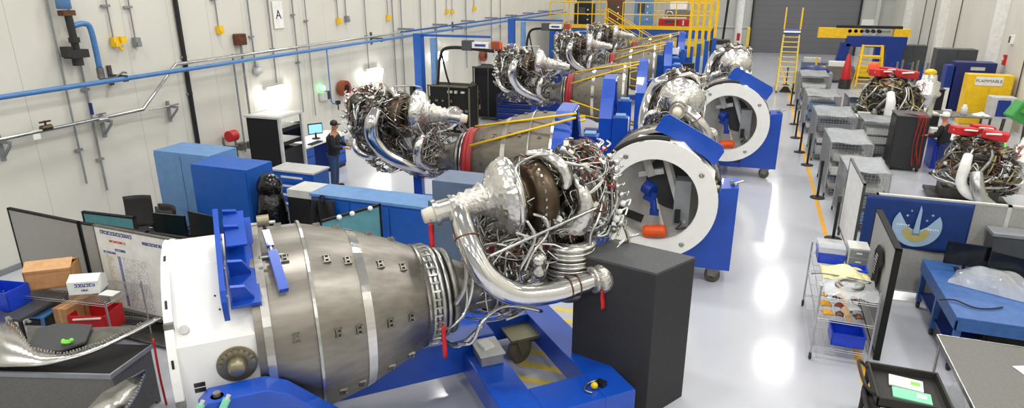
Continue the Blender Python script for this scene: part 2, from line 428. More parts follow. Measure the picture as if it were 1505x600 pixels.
    m = eb(); m.cyl(S(3.9, -.3, .6), S(3.9, -.3, 1.0), .2, n=24); m.build('boost_pump', 'nozzle_bright', root)
    m = eb(); m.lathe([(0, 0), (.02, .06), (.08, .11), (.16, .11), (.21, .07), (.25, .11), (.33, .11), (.38, .06), (.4, 0)], S(4.0, .56, .18), (0, 0, 1), 22); m.build('accumulator', 'chrome', root)
    # near-side feed duct
    m = eb(); m.tube([S(3.12, .16, 1.1), S(3.1, .35, 1.0), S(3.12, .6, .76), S(3.26, .76, .45), S(3.58, .82, .2), S(4.05, .82, .12), S(4.45, .81, .15), S(4.66, .8, .17)], [.12, .135, .14, .145, .145, .14, .125, .12], 24, res=10); d = m.build('feed_duct', 'chrome', root)
    
    for q, ax, r in ((S(4.42, .81, .15), (1, 0, .05), .13), (S(4.3, .81, .14), (1, 0, .05), .135), (S(3.105, .5, .87), (0, -.7, -.8), .14)): m = eb(); m.torus(q, ax, r, .011, 28, 6); m.build('duct_clamp', 'copper', d)
    m = eb(); m.lathe([(0, .12), (0, .17), (.04, .17), (.05, .15), (.1, .2), (.2, .19), (.27, .13), (.3, 0)], S(4.64, .8, .17), (1, 0, .08), 28); m.build('duct_end_wrap', 'wrap', root)
    m = eb(); m.cyl(S(4.9, .8, .19), S(5.02, .8, .2), .06, n=14); m.cyl(S(5.0, .78, .26), S(5.06, .78, .27), .02, n=8); m.cyl(S(5.0, .84, .18), S(5.07, .84, .18), .025, n=8); m.build('duct_plug', 'copper', root)
    # far-side ducts
    m = eb(); m.tube([S(4.5, -.25, 1.5), S(4.55, -.5, 1.4), S(4.55, -.66, 1.1), S(4.35, -.74, .75), S(4.0, -.72, .45), S(3.75, -.6, .2), S(3.7, -.45, 0)], [.14, .16, .16, .15, .14, .13, .12], 22, res=8); m.build('return_duct', 'chrome', root)
    m = eb(); m.tube([S(3.6, -.3, .9), S(3.66, -.55, .8), S(3.7, -.62, .5), S(3.62, -.5, .2), S(3.5, -.35, .05)], [.09, .11, .11, .11, .1], 18, res=8); m.build('lower_duct', 'foil', root)
    m = eb(); m.tube([S(5.1, -.5, .9), S(5.0, -.68, .75), S(4.8, -.7, .6), S(4.65, -.5, .5)], .09, 16, res=8); m.build('side_duct', 'chrome', root)
    # individual larger pipes
    rg = random.Random(5)
    PT = [([S(2.95, .5, -.5), S(3.1, .62, -.45), S(3.25, .6, -.2), S(3.6, .5, -.12), S(4.1, .5, -.3)], .025), ([S(2.9, .62, .1), S(3.0, .66, .3), S(3.05, .6, .6), S(2.98, .4, .9)], .03),
          ([S(2.98, .62, -.1), S(3.08, .66, .2), S(3.12, .6, .5), S(3.04, .35, .85)], .022), ([S(3.3, .6, .62), S(3.8, .62, .78), S(4.4, .62, .95), S(4.8, .6, 1.05)], .02),
          ([S(3.85, .55, 1.0), S(3.93, .62, .8), S(3.85, .62, .6), S(3.75, .6, .4), S(3.78, .55, .2)], .02), ([S(3.95, .5, 1.05), S(4.08, .6, 1.0), S(4.1, .6, .8), S(3.9, .62, .6), S(3.8, .6, .35)], .02),
          ([S(3.8, .3, 1.3), S(3.72, .5, 1.5), S(3.8, .4, 1.66), S(4.1, .3, 1.72), S(4.3, .3, 1.7)], .016), ([S(4.18, .5, .6), S(4.18, .52, 1.2)], .016),
          ([S(4.95, .5, 1.2), S(4.8, .62, .9), S(4.7, .62, .7), S(4.72, .6, .4), S(4.66, .5, .2)], .02), ([S(5.1, .45, .3), S(5.3, .55, .2), S(5.35, .5, .5), S(5.2, .4, .9)], .022),
          ([S(4.85, .6, .05), S(5.0, .6, .35), S(5.3, .5, .5), S(5.55, .45, .52)], .02), ([S(5.0, .5, -.1), S(5.05, .55, .25), S(5.2, .5, .45), S(5.45, .4, .48)], .018),
          ([S(2.85, .1, -.62), S(3.0, .4, -.6), S(3.3, .45, -.35)], .03), ([S(2.75, .62, -.2), S(2.85, .72, -.1), S(3.0, .7, .05), S(3.05, .6, .3)], .016)]
    for i in range(20):
        c, rad = rg.choice((((4.82, 0, 1.1), (.42, .56, .6)), ((4.1, 0, .75), (.8, .66, .75)), ((3.9, 0, .1), (.8, .55, .5))))
        mm = MB(); u = Vector((rg.gauss(0, 1), rg.gauss(0, 1), rg.gauss(0, 1))).normalized(); d = Vector((rg.gauss(0, 1), rg.gauss(0, 1), rg.gauss(0, 1))); pts = []
        for j in range(5):
            pts.append((c[0] + rad[0] * u.x, c[1] + rad[1] * u.y, c[2] + rad[2] * u.z)); d = (d - u * d.dot(u) + Vector((rg.gauss(0, .5), rg.gauss(0, .5), rg.gauss(0, .5)))).normalized(); u = (u + d * .35).normalized()
        PT.append((pts, rg.choice((.016, .022, .03))))
    for pts, r in PT: m = eb(); m.tube(pts, r, 8, res=5); m.build('pipe', rg.choice(('steel', 'nozzle_bright', 'steel', 'chrome')), root)
    zones = [((4.85, 0, 1.14), (.42, .56, .6), 1), ((4.15, 0, .95), (.75, .52, .66), 1), ((3.8, .05, 0), (.7, .45, .48), 1), ((4.92, 0, 1.0), (.34, .6, .64), 1), ((4.6, .3, .3), (.45, .35, .45), 1), ((3.95, .08, .5), (.55, .5, .4), 1)]
    plumbing(root, 11, zones, 760, ('steel', 'steel', 'nozzle_bright', 'steel_dull', 'steel_dark', 'copper', 'steel_dull', 'white', 'steel', 'steel', 'nozzle_bright', 'copper', 'steel_dark'))
    plumbing(root, 29, [((3.75, -.3, .35), (.55, .22, .35), 1), ((4.3, -.35, .55), (.4, .2, .3), 1), ((4.75, -.2, 1.5), (.35, .4, .22), 1), ((3.6, 0, -.3), (.5, .4, .2), 1)], 170, ('steel', 'nozzle_bright', 'steel_dull', 'white', 'copper'), 'wiring')
    # collar of taped harness ends at the far end
    m = eb(); rg = random.Random(3)
    for i in range(34):
        a = i * 2 * PI / 34; p = Vector((5.12 + rg.uniform(-.05, .08), .58 * math.cos(a), 1.05 + .6 * math.sin(a)))
        m.use(rg.choice(('white', 'foil', 'steel', 'foil', 'white', 'steel', 'red_dark'))).sph(p, rg.uniform(.03, .055), 8); m.tube([p, p + Vector((.08, .04 * math.cos(a), .05)), p + Vector((.02, .1 * math.cos(a), .1 * math.sin(a)))], .012, 5)
    m.build('harness_ends', None, root)
    return root
hero = make_engine('rocket_engine', 'large bare-metal rocket engine in the foreground, its wide bell nozzle in full view')
hero.location = (-5.502, 4.719, 0); hero.rotation_euler = (0, 0, R(43))
aisle = []
for loc, rz, lb in (((-1.35, 11.4), 92, 'rocket engine pointing away behind the nearer of the two open white rings'), ((-.4, 19.0), 92, 'rocket engine pointing away behind the farther open white ring')):
    aisle.append(dup(hero, lb, (loc[0], loc[1], 0), R(rz)))
# row by the left: reversed, with red neck guard and yellow struts
rowp = copy_tree(hero)
rowp['group'] = 'rocket engines with yellow struts'
m = eb()
m.torus((2.74, 0, 0), (1, 0, 0), .64, .05, 40, 8); m.lathe([(2.58, .65), (2.58, .69), (2.82, .61), (2.82, .56)], n=40); m.build('neck_guard', 'guard_red', rowp)
for ch in [q for q in col.objects if q.parent == rowp and q.name.startswith('nozzle') and not q.name.startswith('nozzle_')]:
    ch.data = ch.data.copy(); ch.data.materials[0] = MATS['nozzle_dull']
for j in range(8):
    a = R(20 + 45 * j); m = eb(); a2 = a + (.35 if j % 2 else -.35); m.tube([(2.6, .76 * math.cos(a), .76 * math.sin(a)), (.35, 1.42 * math.cos(a2), 1.42 * math.sin(a2))], .024, 8, smooth=False)
    m.build('strut', 'yellow', rowp)
rowpos = []
DR = 8
for i, (px, py) in enumerate(((680, 222), (842, 135), (905, 93), (938, 73))):
    n = Vector(((-5.7, 12.9, 0), (-6.0, 22.4, 0), (-6.1, 30.2, 0), (-6.2, 36.6, 0))[i]); e = n + Vector((math.cos(R(DR)), math.sin(R(DR)), 0)) * 2.83; rowpos.append((e.x, e.y))
print('ROW', rowpos)
rl = ['rocket engine with yellow struts nearest the camera, behind the low blue bench', 'second rocket engine with yellow struts along its row', 'third rocket engine with yellow struts along its row', 'rocket engine with yellow struts farthest away, in front of the stairs']
for i, (x, y) in enumerate(rowpos):
    o = rowp if i == 0 else dup(rowp, rl[i]); o['label'] = rl[i]
    o.location = Vector((x, y, AX)) - Matrix.Rotation(R(180 + DR), 3, 'Z') @ Matrix.Rotation(R(-30), 3, 'X') @ Vector((0, 0, AX)); o.rotation_euler = (R(-30), 0, R(180 + DR))
KIT = hero
# red streamers
for i, (p, ln, lb) in enumerate((((2.76, .22, 1.0), .3, 'red tag hanging on the ivory inlet cap of the near engine'), ((2.72, .72, -.1), .42, 'long red tag hanging at the neck of the near nozzle'), ((4.72, .96, .08), .26, 'short red tag hanging under the taped end of the big silver duct'))):
    m = MB(); q = Vector((-5.502, 4.719, AX)) + Matrix.Rotation(R(43), 3, 'Z') @ Vector(S(*p))
    m.M = Matrix.Translation(q) @ Matrix.Rotation(R(43), 4, 'Z'); m.tube([(0, .04, .06), (0, 0, 0)], .004, 5, smooth=False); m.grid((-.028, 0, -ln), (.056, 0, 0), (0, .02, ln), lambda a, b: .01 * math.sin(b * 7), 2, 8)
    tag(m.build('warning_streamer', 'red', None, solid=.003), lb, 'tag', 'red warning streamers')

# ------------------------------------------------------------------ white transport rings and blue carriers
def make_ring(name, label, full):
    root = thing(name, label, 'transport ring', group='white octagonal transport rings')
    m = eb(); m.lathe([(-.16, .77), (-.16, 1.1), (-.08, 1.1), (-.08, .77)], n=64, smooth=False); fl = m.build('flange', 'white_paint', root)
    for j in range(12):
        a = R(15 + 30 * j); u = Vector((0, math.cos(a), math.sin(a))); m = eb(); m.beam(Vector((-.125, 0, 0)) + u * 1.0, Vector((-.125, 0, 0)) + u * 1.105, .085, .022, (1, 0, 0)); m.build('slot', 'black', fl)
    for j in range(4):
        a = R(55 + 90 * j); m = eb(); p = Vector((-.16, .95 * math.cos(a), .95 * math.sin(a))); m.lathe([(0, 0), (-.02, .03), (-.005, .05), (0, .05)], p, (1, 0, 0), 20); m.build('bolt', 'steel', fl)
    # octagonal barrel
    m = eb(); ap = 1.0; ro = ap / math.cos(PI / 8)
    m.lathe([(-.08, ro), (.72, ro), (.74, 1.06)], n=8, a0=PI / 8, a1=2 * PI + PI / 8, smooth=False); m.lathe([(-.08, .78), (.5, .9)], n=48)
    m.build('barrel', 'white_paint', root)
    m = eb()
    for j in range(5):
        a = R(-35 + 30 * j); m.bx((.2 + .15 * (j % 2), .8 * math.cos(a), .8 * math.sin(a)), (.07, .02, .07), (a + PI / 2, 0, 0))
    m.build('vent_holes', 'black', root)
    for sg in (1, -1):
        m = eb(); m.cyl(S(.42, sg * .99, .13), S(.42, sg * 1.02, .13), .19, n=36)
        for k in range(9): a = R(20 * k + 10); m.cyl(S(.42 + .155 * math.cos(a), sg * 1.02, .13 + .155 * math.sin(a)), S(.42 + .155 * math.cos(a), sg * 1.05, .13 + .155 * math.sin(a)), .02, n=10)
        tp = m.build('trunnion_plate', 'brass', root); m = eb(); m.lathe([(0, .1), (.08, .095), (.1, .085), (.12, .08), (.14, .065), (.14, 0)], S(.42, sg * 1.0, .13), (0, -sg, 0), 28); m.build('trunnion', 'brass', tp)
    # blue tangential plate with webs, upper near side
    a = R(62); u = Vector((0, -math.cos(a), math.sin(a))); w = Vector((0, -math.sin(a), -math.cos(a))); x = Vector((1, 0, 0))
    m = eb(); m.prism([(-.66, .98), (-.66, 1.28), (-.58, 1.36), (.5, 1.36), (.58, 1.28), (.58, .98), (.3, 1.03), (-.3, 1.03)], x * .42, w, u, .05)
    m.M = m.M @ Matrix.Identity(4)
    for k in (-.6, -.38, .1, .42): m.prism([(0, 1.02), (0, 1.32), (.13, 1.3), (.2, 1.12), (.2, 1.02)], x * .46 + w * k, x, u, .03)
    m.prism([(-.66, 0), (.5, 0), (.5, .28), (-.66, .28)], x * .44 + u * 1.09, w, x, -.05)
    m.prism([(-.6, 0), (-.12, 0), (-.12, .2), (-.6, .2)], x * .46 + u * 1.27, w, x, -.03)
    pl = m.build('lifting_plate', 'blue', root)
    for k in (-.3, .1, .45): m = eb(); m.cyl(x * .38 + w * k + u * 1.2, x * .43 + w * k + u * 1.2, .02, n=10); m.build('plate_bolt', 'steel', pl)
    return root
def ring_details(root):
    # things seen on the near ring only
    m = eb(); m.bx(S(.06, 1.003, -.02), (.1, .006, .045)); m.bx(S(.06, 1.003, -.08), (.1, .006, .045)); lab(m.build('black_label', 'steel_dark', root), 'pair of small grey data plates')
    m = eb(); m.cyl(S(.06, 1.0, -.27), S(.06, 1.006, -.27), .04, n=24); q = m.build('round_sticker', 'ink_blue', root); lab(q, 'round blue sticker with a white mark')
    m = eb(); m.tube([S(.035, 1.008, -.285), S(.055, 1.008, -.27), S(.06, 1.008, -.255), S(.09, 1.008, -.25)], .004, 5); m.build('sticker_mark', 'white', q)
    m = eb(); m.bx(S(.1, 1.0, -.48), (.14, .02, .14)); m.build('access_plate', 'grey_mid', root)
    u = Vector((0, -math.cos(R(45)), math.sin(R(45))))
    for t, k in ((.0, .25), (.3, -.05), (.33, .1)):
        m = eb(); w_ = Vector((0, -math.sin(R(45)), -math.cos(R(45)))); p = Vector((t, 0, 0)) + u * 1.0 + w_ * k; m.cyl(p, p + u * (.03 if k == .25 else .006), .045 if k == .25 else .01, n=16); m.build('plug', 'grey_light' if k == .25 else 'black', root)
    for z in (.6, -.15, -.62): m = eb(); m.bx(S(-.12, 1.08 if z < .5 else .9, z), (.085, .06, .09)); m.build('flange_insert', 'steel_dull', root)
    # turnbuckle clamp
    m = eb(); a = R(52); u = Vector((0, -math.cos(a), math.sin(a))); w = Vector((0, -math.sin(a), -math.cos(a)))
    p = Vector((.84, 0, 0)) + u * 1.2 + w * -.58; q = Vector((.92, 0, 0)) + u * 1.22 + w * .09
    m.use('steel').tube([p, q], .018, 8, smooth=False); m.use('blue').beam(p + (q - p) * .15, p + (q - p) * .45, .07, .05); m.beam(p + (q - p) * .55, q + (q - p) * .25, .09, .07)
    m.use('steel').cyl(p - Vector((.12, 0, 0)), p + Vector((.12, 0, 0)), .02, n=8); m.cyl(p + (q - p) * .62 - Vector((.13, 0, 0)), p + (q - p) * .62 + Vector((.1, 0, 0)), .014, n=8)
    m.use('brass').cyl(p - Vector((.06, 0, -.03)), p + Vector((.06, 0, .03)), .06, n=14)
    lab(m.build('turnbuckle_clamp', None, root), 'blue turnbuckle clamp')
    m = eb(); m.bx(S(.82, .4, .97), (.14, .22, .1)); lab(m.build('sensor_wrap', 'steel_dark', root), 'grey wrapped lug at the top of the plate')
ringA = make_ring('transport_ring', 'white ring around the nozzle exit of the near engine, seen from its side', True)
def ring_inside(root):
    m = eb(); m.lathe([(.62, 0), (.6, .5), (.5, .9)], n=48); m.build('back_panel', 'grey_light', root)
    m = eb(); m.lathe([(.57, 0), (.57, .56), (.6, .58)], (0, -.34, .2), n=40, smooth=False); m.build('dark_depth_disc', 'grey_dark', root)  # no real hole: dark grey disc painted in for the ring's shaded depth
    m = eb(); m.beam((.35, -.1, .75), (.1, -.55, -.45), .1, .1); m.beam((.35, .3, .8), (.2, .1, .35), .1, .1); m.beam((.3, .35, .35), (.3, -.1, .45), .1, .1); m.beam((.3, .02, -.1), (.05, -.22, -.7), .05, .05); m.build('cross_brace', 'grey_light', root)
    m = eb(); m.box(.05, .4, -.62, -.34, -.5, .35); m.build('control_box', 'grey_mid', root)
    m = eb(); m.bx((-.0, -.42, -.3), (.05, .1, .25)); m.tube([(-.02, -.42, -.3), (-.1, -.5, -.4), (-.08, -.42, -.52), (-.02, -.6, -.5)], .012, 6); m.build('cable_socket', 'black', root)
    m = eb(); m.cyl((.2, .2, .15), (.1, .05, .1), .13, n=16); m.bx((.15, .1, .0), (.14, .2, .2), (.4, 0, 0)); m.cyl((.15, .05, -.05), (.1, .0, -.3), .06, n=12); m.bx((.1, 0, -.3), (.1, .16, .1)); lab(m.build('clamp_motor', 'blue_dark', root), 'dark blue clamp motor')
    m = eb(); m.bx((.2, .45, -.42), (.12, .5, .12), (.3, 0, 0)); m.build('hinge_bracket', 'black', root)
rings = [ringA]
for src, i in ((ringA, 0), (ringA, 1)):
    r = copy_tree(ringA); rings.append(r); e = aisle[i]; r.location = e.location; r.rotation_euler = e.rotation_euler
    r['label'] = ('open white ring facing the camera with an orange bag in it, nearer of the two', 'open white ring facing the camera, farther of the two')[i]
    ring_inside(r)
    m = eb(); m.lathe([(-.08, 1.1), (-.09, 1.17), (.0, 1.17), (.02, 1.1)], n=64, a0=R(-80), a1=R(10)); lab(m.build('edge_seal', 'black', r), 'black rubber edge seal')
ring_details(ringA); ringA.location = hero.location + Vector((.08 * math.cos(R(43)), .08 * math.sin(R(43)), 0)); ringA.rotation_euler = hero.rotation_euler
for i, e in enumerate(aisle):
    m = MB(); m.M = Matrix.Translation((e.location.x, e.location.y, AX)) @ Matrix.Rotation(R(92), 4, 'Z'); c = (.1, -.2, -.7)
    m.grid((.05, .05, -.72), (.0, -.42, .02), (.3, 0, .0), lambda a, b: 0, 1, 1)
    m = MB(); m.M = Matrix.Translation((e.location.x, e.location.y, AX)) @ Matrix.Rotation(R(92), 4, 'Z')
    m.lathe([(0, 0), (.02, .09), (.1, .12), (.16, .11), (.22, .12), (.28, .11), (.38, .12), (.44, .09), (.46, 0)], (.05, .2, -.68), (.1, -1, .1), 18)
    tag(m.build('air_bag', 'orange', None), ('orange bag lying in the nearer open white ring', 'orange bag lying in the farther open white ring')[i], 'bag', 'orange bags in the white rings')

def caster(root, x, y, r=.17, h=.38, name='caster', plate=True, mtl='olive', rot=0):
    m = MB(); m.M = Matrix.Translation((x, y, 0)) @ Matrix.Rotation(rot, 4, 'Z')
    m.bx((0, 0, h), (.26, .26, .025)); m.prism([(-.12, h), (.12, h), (.1, r), (-.03, r * .8)], (0, -.085, 0), (1, 0, 0), (0, 0, 1), .012); m.prism([(-.12, h), (.12, h), (.1, r), (-.03, r * .8)], (0, .085, 0), (1, 0, 0), (0, 0, 1), .012)
    c = m.build(name, mtl, root); m = MB(); m.M = Matrix.Translation((x, y, 0)) @ Matrix.Rotation(rot, 4, 'Z'); m.lathe([(-.065, .05), (-.065, r - .03), (-.05, r), (.05, r), (.065, r - .03), (.065, .05)], (.02, 0, r), (0, 1, 0), 28); m.build('wheel', 'tyre', c); return c
# near carrier
tr = thing('engine_carrier', 'blue wheeled carrier frame under the near rocket engine', 'carrier', (-5.502, 4.719, 0), R(43), 'blue engine carriers')
def sbox(m, t0, t1, s0, s1, z0, z1): return m.box(t0, t1, -s1, -s0, z0, z1)
m = MB(); sbox(m, .9, 3.66, -.42, -.06, .28, .78); m.build('spine_beam', 'blue', tr, bevel=.01)
m = MB(); sbox(m, 4.44, 4.86, -1.15, 1.58, .26, .6); m.build('end_beam', 'blue', tr, bevel=.01)
m = MB(); sbox(m, 3.66, 4.44, 1.04, 1.58, .26, .6); m.build('side_beam', 'blue', tr, bevel=.01)
m = MB(); sbox(m, 3.66, 4.44, -1.15, -.68, .26, .6); m.build('side_beam', 'blue', tr, bevel=.01)
m = MB(); sbox(m, 3.2, 3.66, -.06, 1.58, .26, .6); m.build('cross_beam', 'blue', tr, bevel=.01)
m = MB(); sbox(m, 3.2, 3.66, -1.15, -.42, .26, .6); m.build('cross_beam', 'blue', tr, bevel=.01)
m = MB(); sbox(m, -.2, .9, -1.6, 1.5, .28, .6); m.build('front_beam', 'blue', tr, bevel=.01)
for sg in (1, -1):
    m = MB(); m.prism([(.05, .5), (.12, 1.5), (.22, 1.6), (.74, 1.6), (.94, 1.5), (1.94, .5)], (0, -1.12 if sg > 0 else 1.32, 0), (1, 0, 0), (0, 0, 1), .28); m.build('trunnion_saddle', 'blue', tr, bevel=.01)
    m = MB(); m.cyl((.3, -sg * 1.3, 1.5), (.3, -sg * 1.3, 1.6), .06, n=20); m.cyl((.3, -sg * 1.3, 1.6), (.3, -sg * 1.3, 1.64), .035, n=14); m.build('anchor_ring', 'brass', tr)
caster(tr, 4.18, .42, .2, .42, rot=R(20)); m = MB(); m.box(4.0, 4.44, .25, .7, .43, .47); m.build('caster_plate', 'olive', tr); caster(tr, 4.6, -1.3, .12, .26); caster(tr, .2, -1.3, .13, .27); caster(tr, .2, 1.3, .13, .27); caster(tr, 4.6, .9, .12, .26)
# mint green hose ends near the trunnion
for i, (t, z) in enumerate(((.14, 1.66), (.36, 1.66))):
    m = MB(); m.M = Matrix.Translation((-5.502, 4.719, 0)) @ Matrix.Rotation(R(43), 4, 'Z'); p = Vector(S(t + .05, 1.42, z)); q = Vector(S(t - .12, 1.5, z - .28))
    m.use('mint').cyl(p + (q - p) * .12, p + (q - p) * .6, .035, n=14); m.use('grey_light').cyl(p, p + (q - p) * .12, .02, n=10); m.tube([p + (q - p) * .6, q, q + Vector((-.1, -.02, -.3))], .022, 8)
    tag(m.build('hose_coupling', None), ('left mint green hose coupling leaning on the near blue saddle', 'right mint green hose coupling leaning on the near blue saddle')[i], 'hose', 'mint hose couplings')
# aisle carriers
for i, e in enumerate(aisle):
    c = thing('engine_carrier', ('blue wheeled carrier holding the nearer open white ring', 'blue wheeled carrier holding the farther open white ring')[i], 'carrier', e.location, R(92), 'blue engine carriers')
    for sg in (1, -1):
        m = MB(); m.prism([(.45, .3), (1.42, .3), (1.42, 1.9), (1.12, 1.86), (.98, 1.3), (.75, .8), (.45, .62)], (.78 if sg > 0 else .1, 0, 0), (0, -sg, 0), (0, 0, 1), .68)
        m.build('ring_cradle', 'blue', c, bevel=.012)
    m = MB(); m.box(.2, .7, -.5, .5, .26, .42); m.build('lower_beam', 'blue', c, bevel=.01)
    m = MB(); m.box(.7, 4.9, -.18, .18, .26, .5); m.build('spine_beam', 'blue', c, bevel=.01)
    m = MB(); m.box(3.7, 4.1, -.16, .16, .5, 1.2); m.build('engine_post', 'blue', c, bevel=.01)
    m = MB(); m.box(4.6, 5., -1.2, 1.2, .26, .5); m.build('end_beam', 'blue', c, bevel=.01)
    for (x, y) in ((.25, -1.15), (.25, 1.15), (4.8, -1), (4.8, 1)): caster(c, x, y, .14, .3, mtl='steel_dull', rot=R(90))
    m = MB(); m.cyl((.3, -1.3, 1.9), (.3, -1.5, 1.98), .02, n=8); m.cyl((.3, -1.3, 1.9), (.1, -1.36, 1.97), .02, n=8); m.cyl((.3, -1.3, 1.84), (.3, -1.3, 1.97), .03, n=8); m.build('tow_pin', 'steel', c)
# stands holding the nozzle exits of the row
sp = thing('engine_stand', 'blue upright stand holding the nearest nozzle with yellow struts', 'engine stand', group='blue upright engine stands')
m = MB(); m.prism([(-1.42, .25), (-1.42, 1.9), (-1.0, 2.36), (-.5, 2.82), (.5, 2.82), (1.0, 2.36), (1.42, 1.9), (1.42, .25), (1.22, .25), (1.22, 1.75), (.5, 2.5), (.48, 2.68), (-.48, 2.68), (-.5, 2.5), (-1.22, 1.75), (-1.22, .25)], (-.3, 0, 0), (0, 1, 0), (0, 0, 1), .35); m.build('arch', 'blue', sp, bevel=.015)
m = MB(); m.lathe([(0, 1.11), (0, 1.2), (.1, 1.2), (.1, 1.11)], (-.12, 0, AX), (1, 0, 0), 56, smooth=False); m.build('nozzle_ring', 'blue_mid', sp)
for s in (-1, 1):
    m = MB(); m.box(-.72, -.32, s * 1.3 - .2, s * 1.3 + .2, .25, 1.95); b = m.build('side_column', 'blue', sp, bevel=.01)
    m = MB(); m.bx((-.52, s * 1.3, 1.98), (.26, .34, .06)); m.build('top_plate', 'blue_pale', b)
m = MB(); m.box(-.9, -.1, -1.5, 1.5, .15, .35); m.box(-.3, 1.8, -.2, .2, .15, .35); m.build('base_frame', 'blue', sp, bevel=.01)
for y in (-.7, -.35, .0, .35, .7): m = MB(); m.cyl((-.33, y * .6, 2.75), (-.29, y * .6, 2.75), .03, n=10); m.build('arch_bolt', 'steel', sp)
m = MB(); m.box(-.745, -.72, 1.12, 1.48, 1.6, 1.92); m.build('white_label', 'paper', sp)
for (x, y) in ((-.7, -1.1), (-.7, 1.1), (1.5, 0)): caster(sp, x, y, .07, .15, mtl='steel_dull')
sl = ['blue upright stand holding the nearest nozzle with yellow struts', 'second blue upright stand along the row of strutted nozzles', 'third blue upright stand along the row of strutted nozzles', 'fourth and farthest blue upright stand, before the tall blue machine']
for i, (x, y) in enumerate(rowpos):
    o = sp if i == 0 else dup(sp, sl[i]); o.location = (x - (.75 if i == 0 else .35), y - .05, 0); o.rotation_euler = (0, 0, R(180 + DR))
    e = o
o = dup(sp, 'empty blue upright stand between the two nearest nozzles with yellow struts'); o.location = (-3.75, 18.2, 0); o.rotation_euler = (0, 0, R(188))
# support cradle under each powerhead of the row
for i, (x, y) in enumerate(rowpos):
    c = thing('powerhead_cradle', ['low blue cradle under the nearest strutted engine', 'low blue cradle under the second strutted engine', 'low blue cradle under the third strutted engine', 'low blue cradle under the farthest strutted engine'][i], 'cradle', (x, y, 0), R(180 + DR), 'blue powerhead cradles')
    m = MB(); m.box(3.6, 4.4, -.7, .7, .25, .45); m.box(3.9, 4.1, -.1, .1, .45, 1.18); m.build('cradle_post', 'blue', c, bevel=.01)
    for q in ((3.7, -.6), (3.7, .6), (4.3, -.6), (4.3, .6)): caster(c, q[0], q[1], .1, .25, mtl='steel_dull')
# ------------------------------------------------------------------ left wall services
WX = XL + .06
def wy(px, py): return at(px, py, x=WX + .05)
def conduit(name, y, z0, z1, r, mt, label, group, clamps=(), off=.06):
    t = thing(name, label, 'pipe' if 'pipe' in name else 'conduit', (XL + off, y, z0), 0, group)
    m = MB(); m.cyl((0, 0, 0), (0, 0, z1 - z0), r, n=10); m.build('tube', mt, t)
    for c in clamps: m = MB(); m.bx((-.02, 0, c - z0), (.06, .16, .05)); m.build('clamp', 'grey_mid', t)
    return t
CG = 'grey conduits on the left wall'
cl = [((74, 0), (130, 270), .02, (2.0,)), ((110, 0), (160, 280), .022, (3.2, 1.7)), ((366, 0), (378, 100), .02, (3.9,)), ((400, 0), (409, 122), .022, (3.5,)), ((433, 0), (448, 165), .02, (3.0, 4.4)),
      ((452, 0), (466, 170), .015, (4.2,)), ((538, 0), (546, 130), .016, (3.5,)), ((575, 0), (586, 150), .02, (3.3,)), ((589, 0), (598, 150), .02, (3.3,)), ((618, 0), (624, 120), .02, (3.0,)), ((640, 0), (645, 110), .02, (3.4,)),
      ((684, 0), (688, 100), .02, (3.2,)), ((735, 0), (737, 60), .02, (3.1,)), ((722, 0), (724, 70), .02, ())]
for i, (a, b, r, cs) in enumerate(cl):
    p = wy(*b); conduit('wall_conduit', p.y, max(.1, p.z), 6., r, 'grey_mid', 'grey conduit on the left wall, the %s from the camera' % ('first second third fourth fifth sixth seventh eighth ninth tenth eleventh twelfth thirteenth fourteenth'.split()[i]), CG, [c for c in cs if c > p.z + .1])
p = wy(290, 190); t = conduit('wall_pipe', p.y, .3, 6, .055, 'black', 'thick black vertical pipe on the left wall behind the pale blue cabinet', None, (3.6, 2.7))
# short drops with outlets
for i, (top, bot, mt, lb) in enumerate((((155, 0), (170, 62), 'yellow', 'nearest yellow outlet box on its conduit high on the left wall'), ((195, 0), (202, 62), 'grey_mid', 'grey outlet box on its conduit beside the nearest yellow one'), ((318, 0), (324, 44), 'yellow', 'yellow outlet box high on the wall right of the black pipe'),
        ((495, 0), (499, 31), 'yellow', 'yellow outlet box high on the wall beyond the lettered sign'), ((510, 0), (511, 28), 'grey_mid', 'small grey outlet box high on the wall beyond the lettered sign'), ((570, 0), (572, 26), 'yellow', 'yellow outlet box high on the wall between the two bright lamps'),
        ((657, 0), (658, 17), 'yellow', 'yellow outlet box high on the wall over the boom post'), ((665, 0), (666, 17), 'yellow_pale', 'pale outlet box high on the wall over the boom post'), ((697, 0), (698, 12), 'yellow', 'farthest yellow outlet box high on the left wall'))):
    p = at(*bot, x=XL + .1); t = thing('outlet_box', lb, 'outlet', (XL + .08, p.y, p.z), 0, 'outlet boxes high on the left wall')
    m = MB(); m.bx((0, 0, 0), (.12, .13, .2)); m.bx((.07, .0, -.04), (.04, .1, .1)); m.build('box', mt, t)
    if mt == 'yellow' and i == 0: m = MB(); m.bx((.05, .14, .04), (.12, .13, .14)); m.tube([(.03, .05, -.1), (.05, .1, -.18), (.03, .15, -.08)], .02, 6); m.build('plug', 'yellow', t)
    m = MB(); m.cyl((-.03, 0, .1), (-.03, 0, 6 - p.z), .016, n=8); m.build('conduit', 'grey_mid', t); m = MB(); m.bx((-.04, -.03, .75), (.05, .2, .05)); m.build('clamp', 'grey_mid', t)
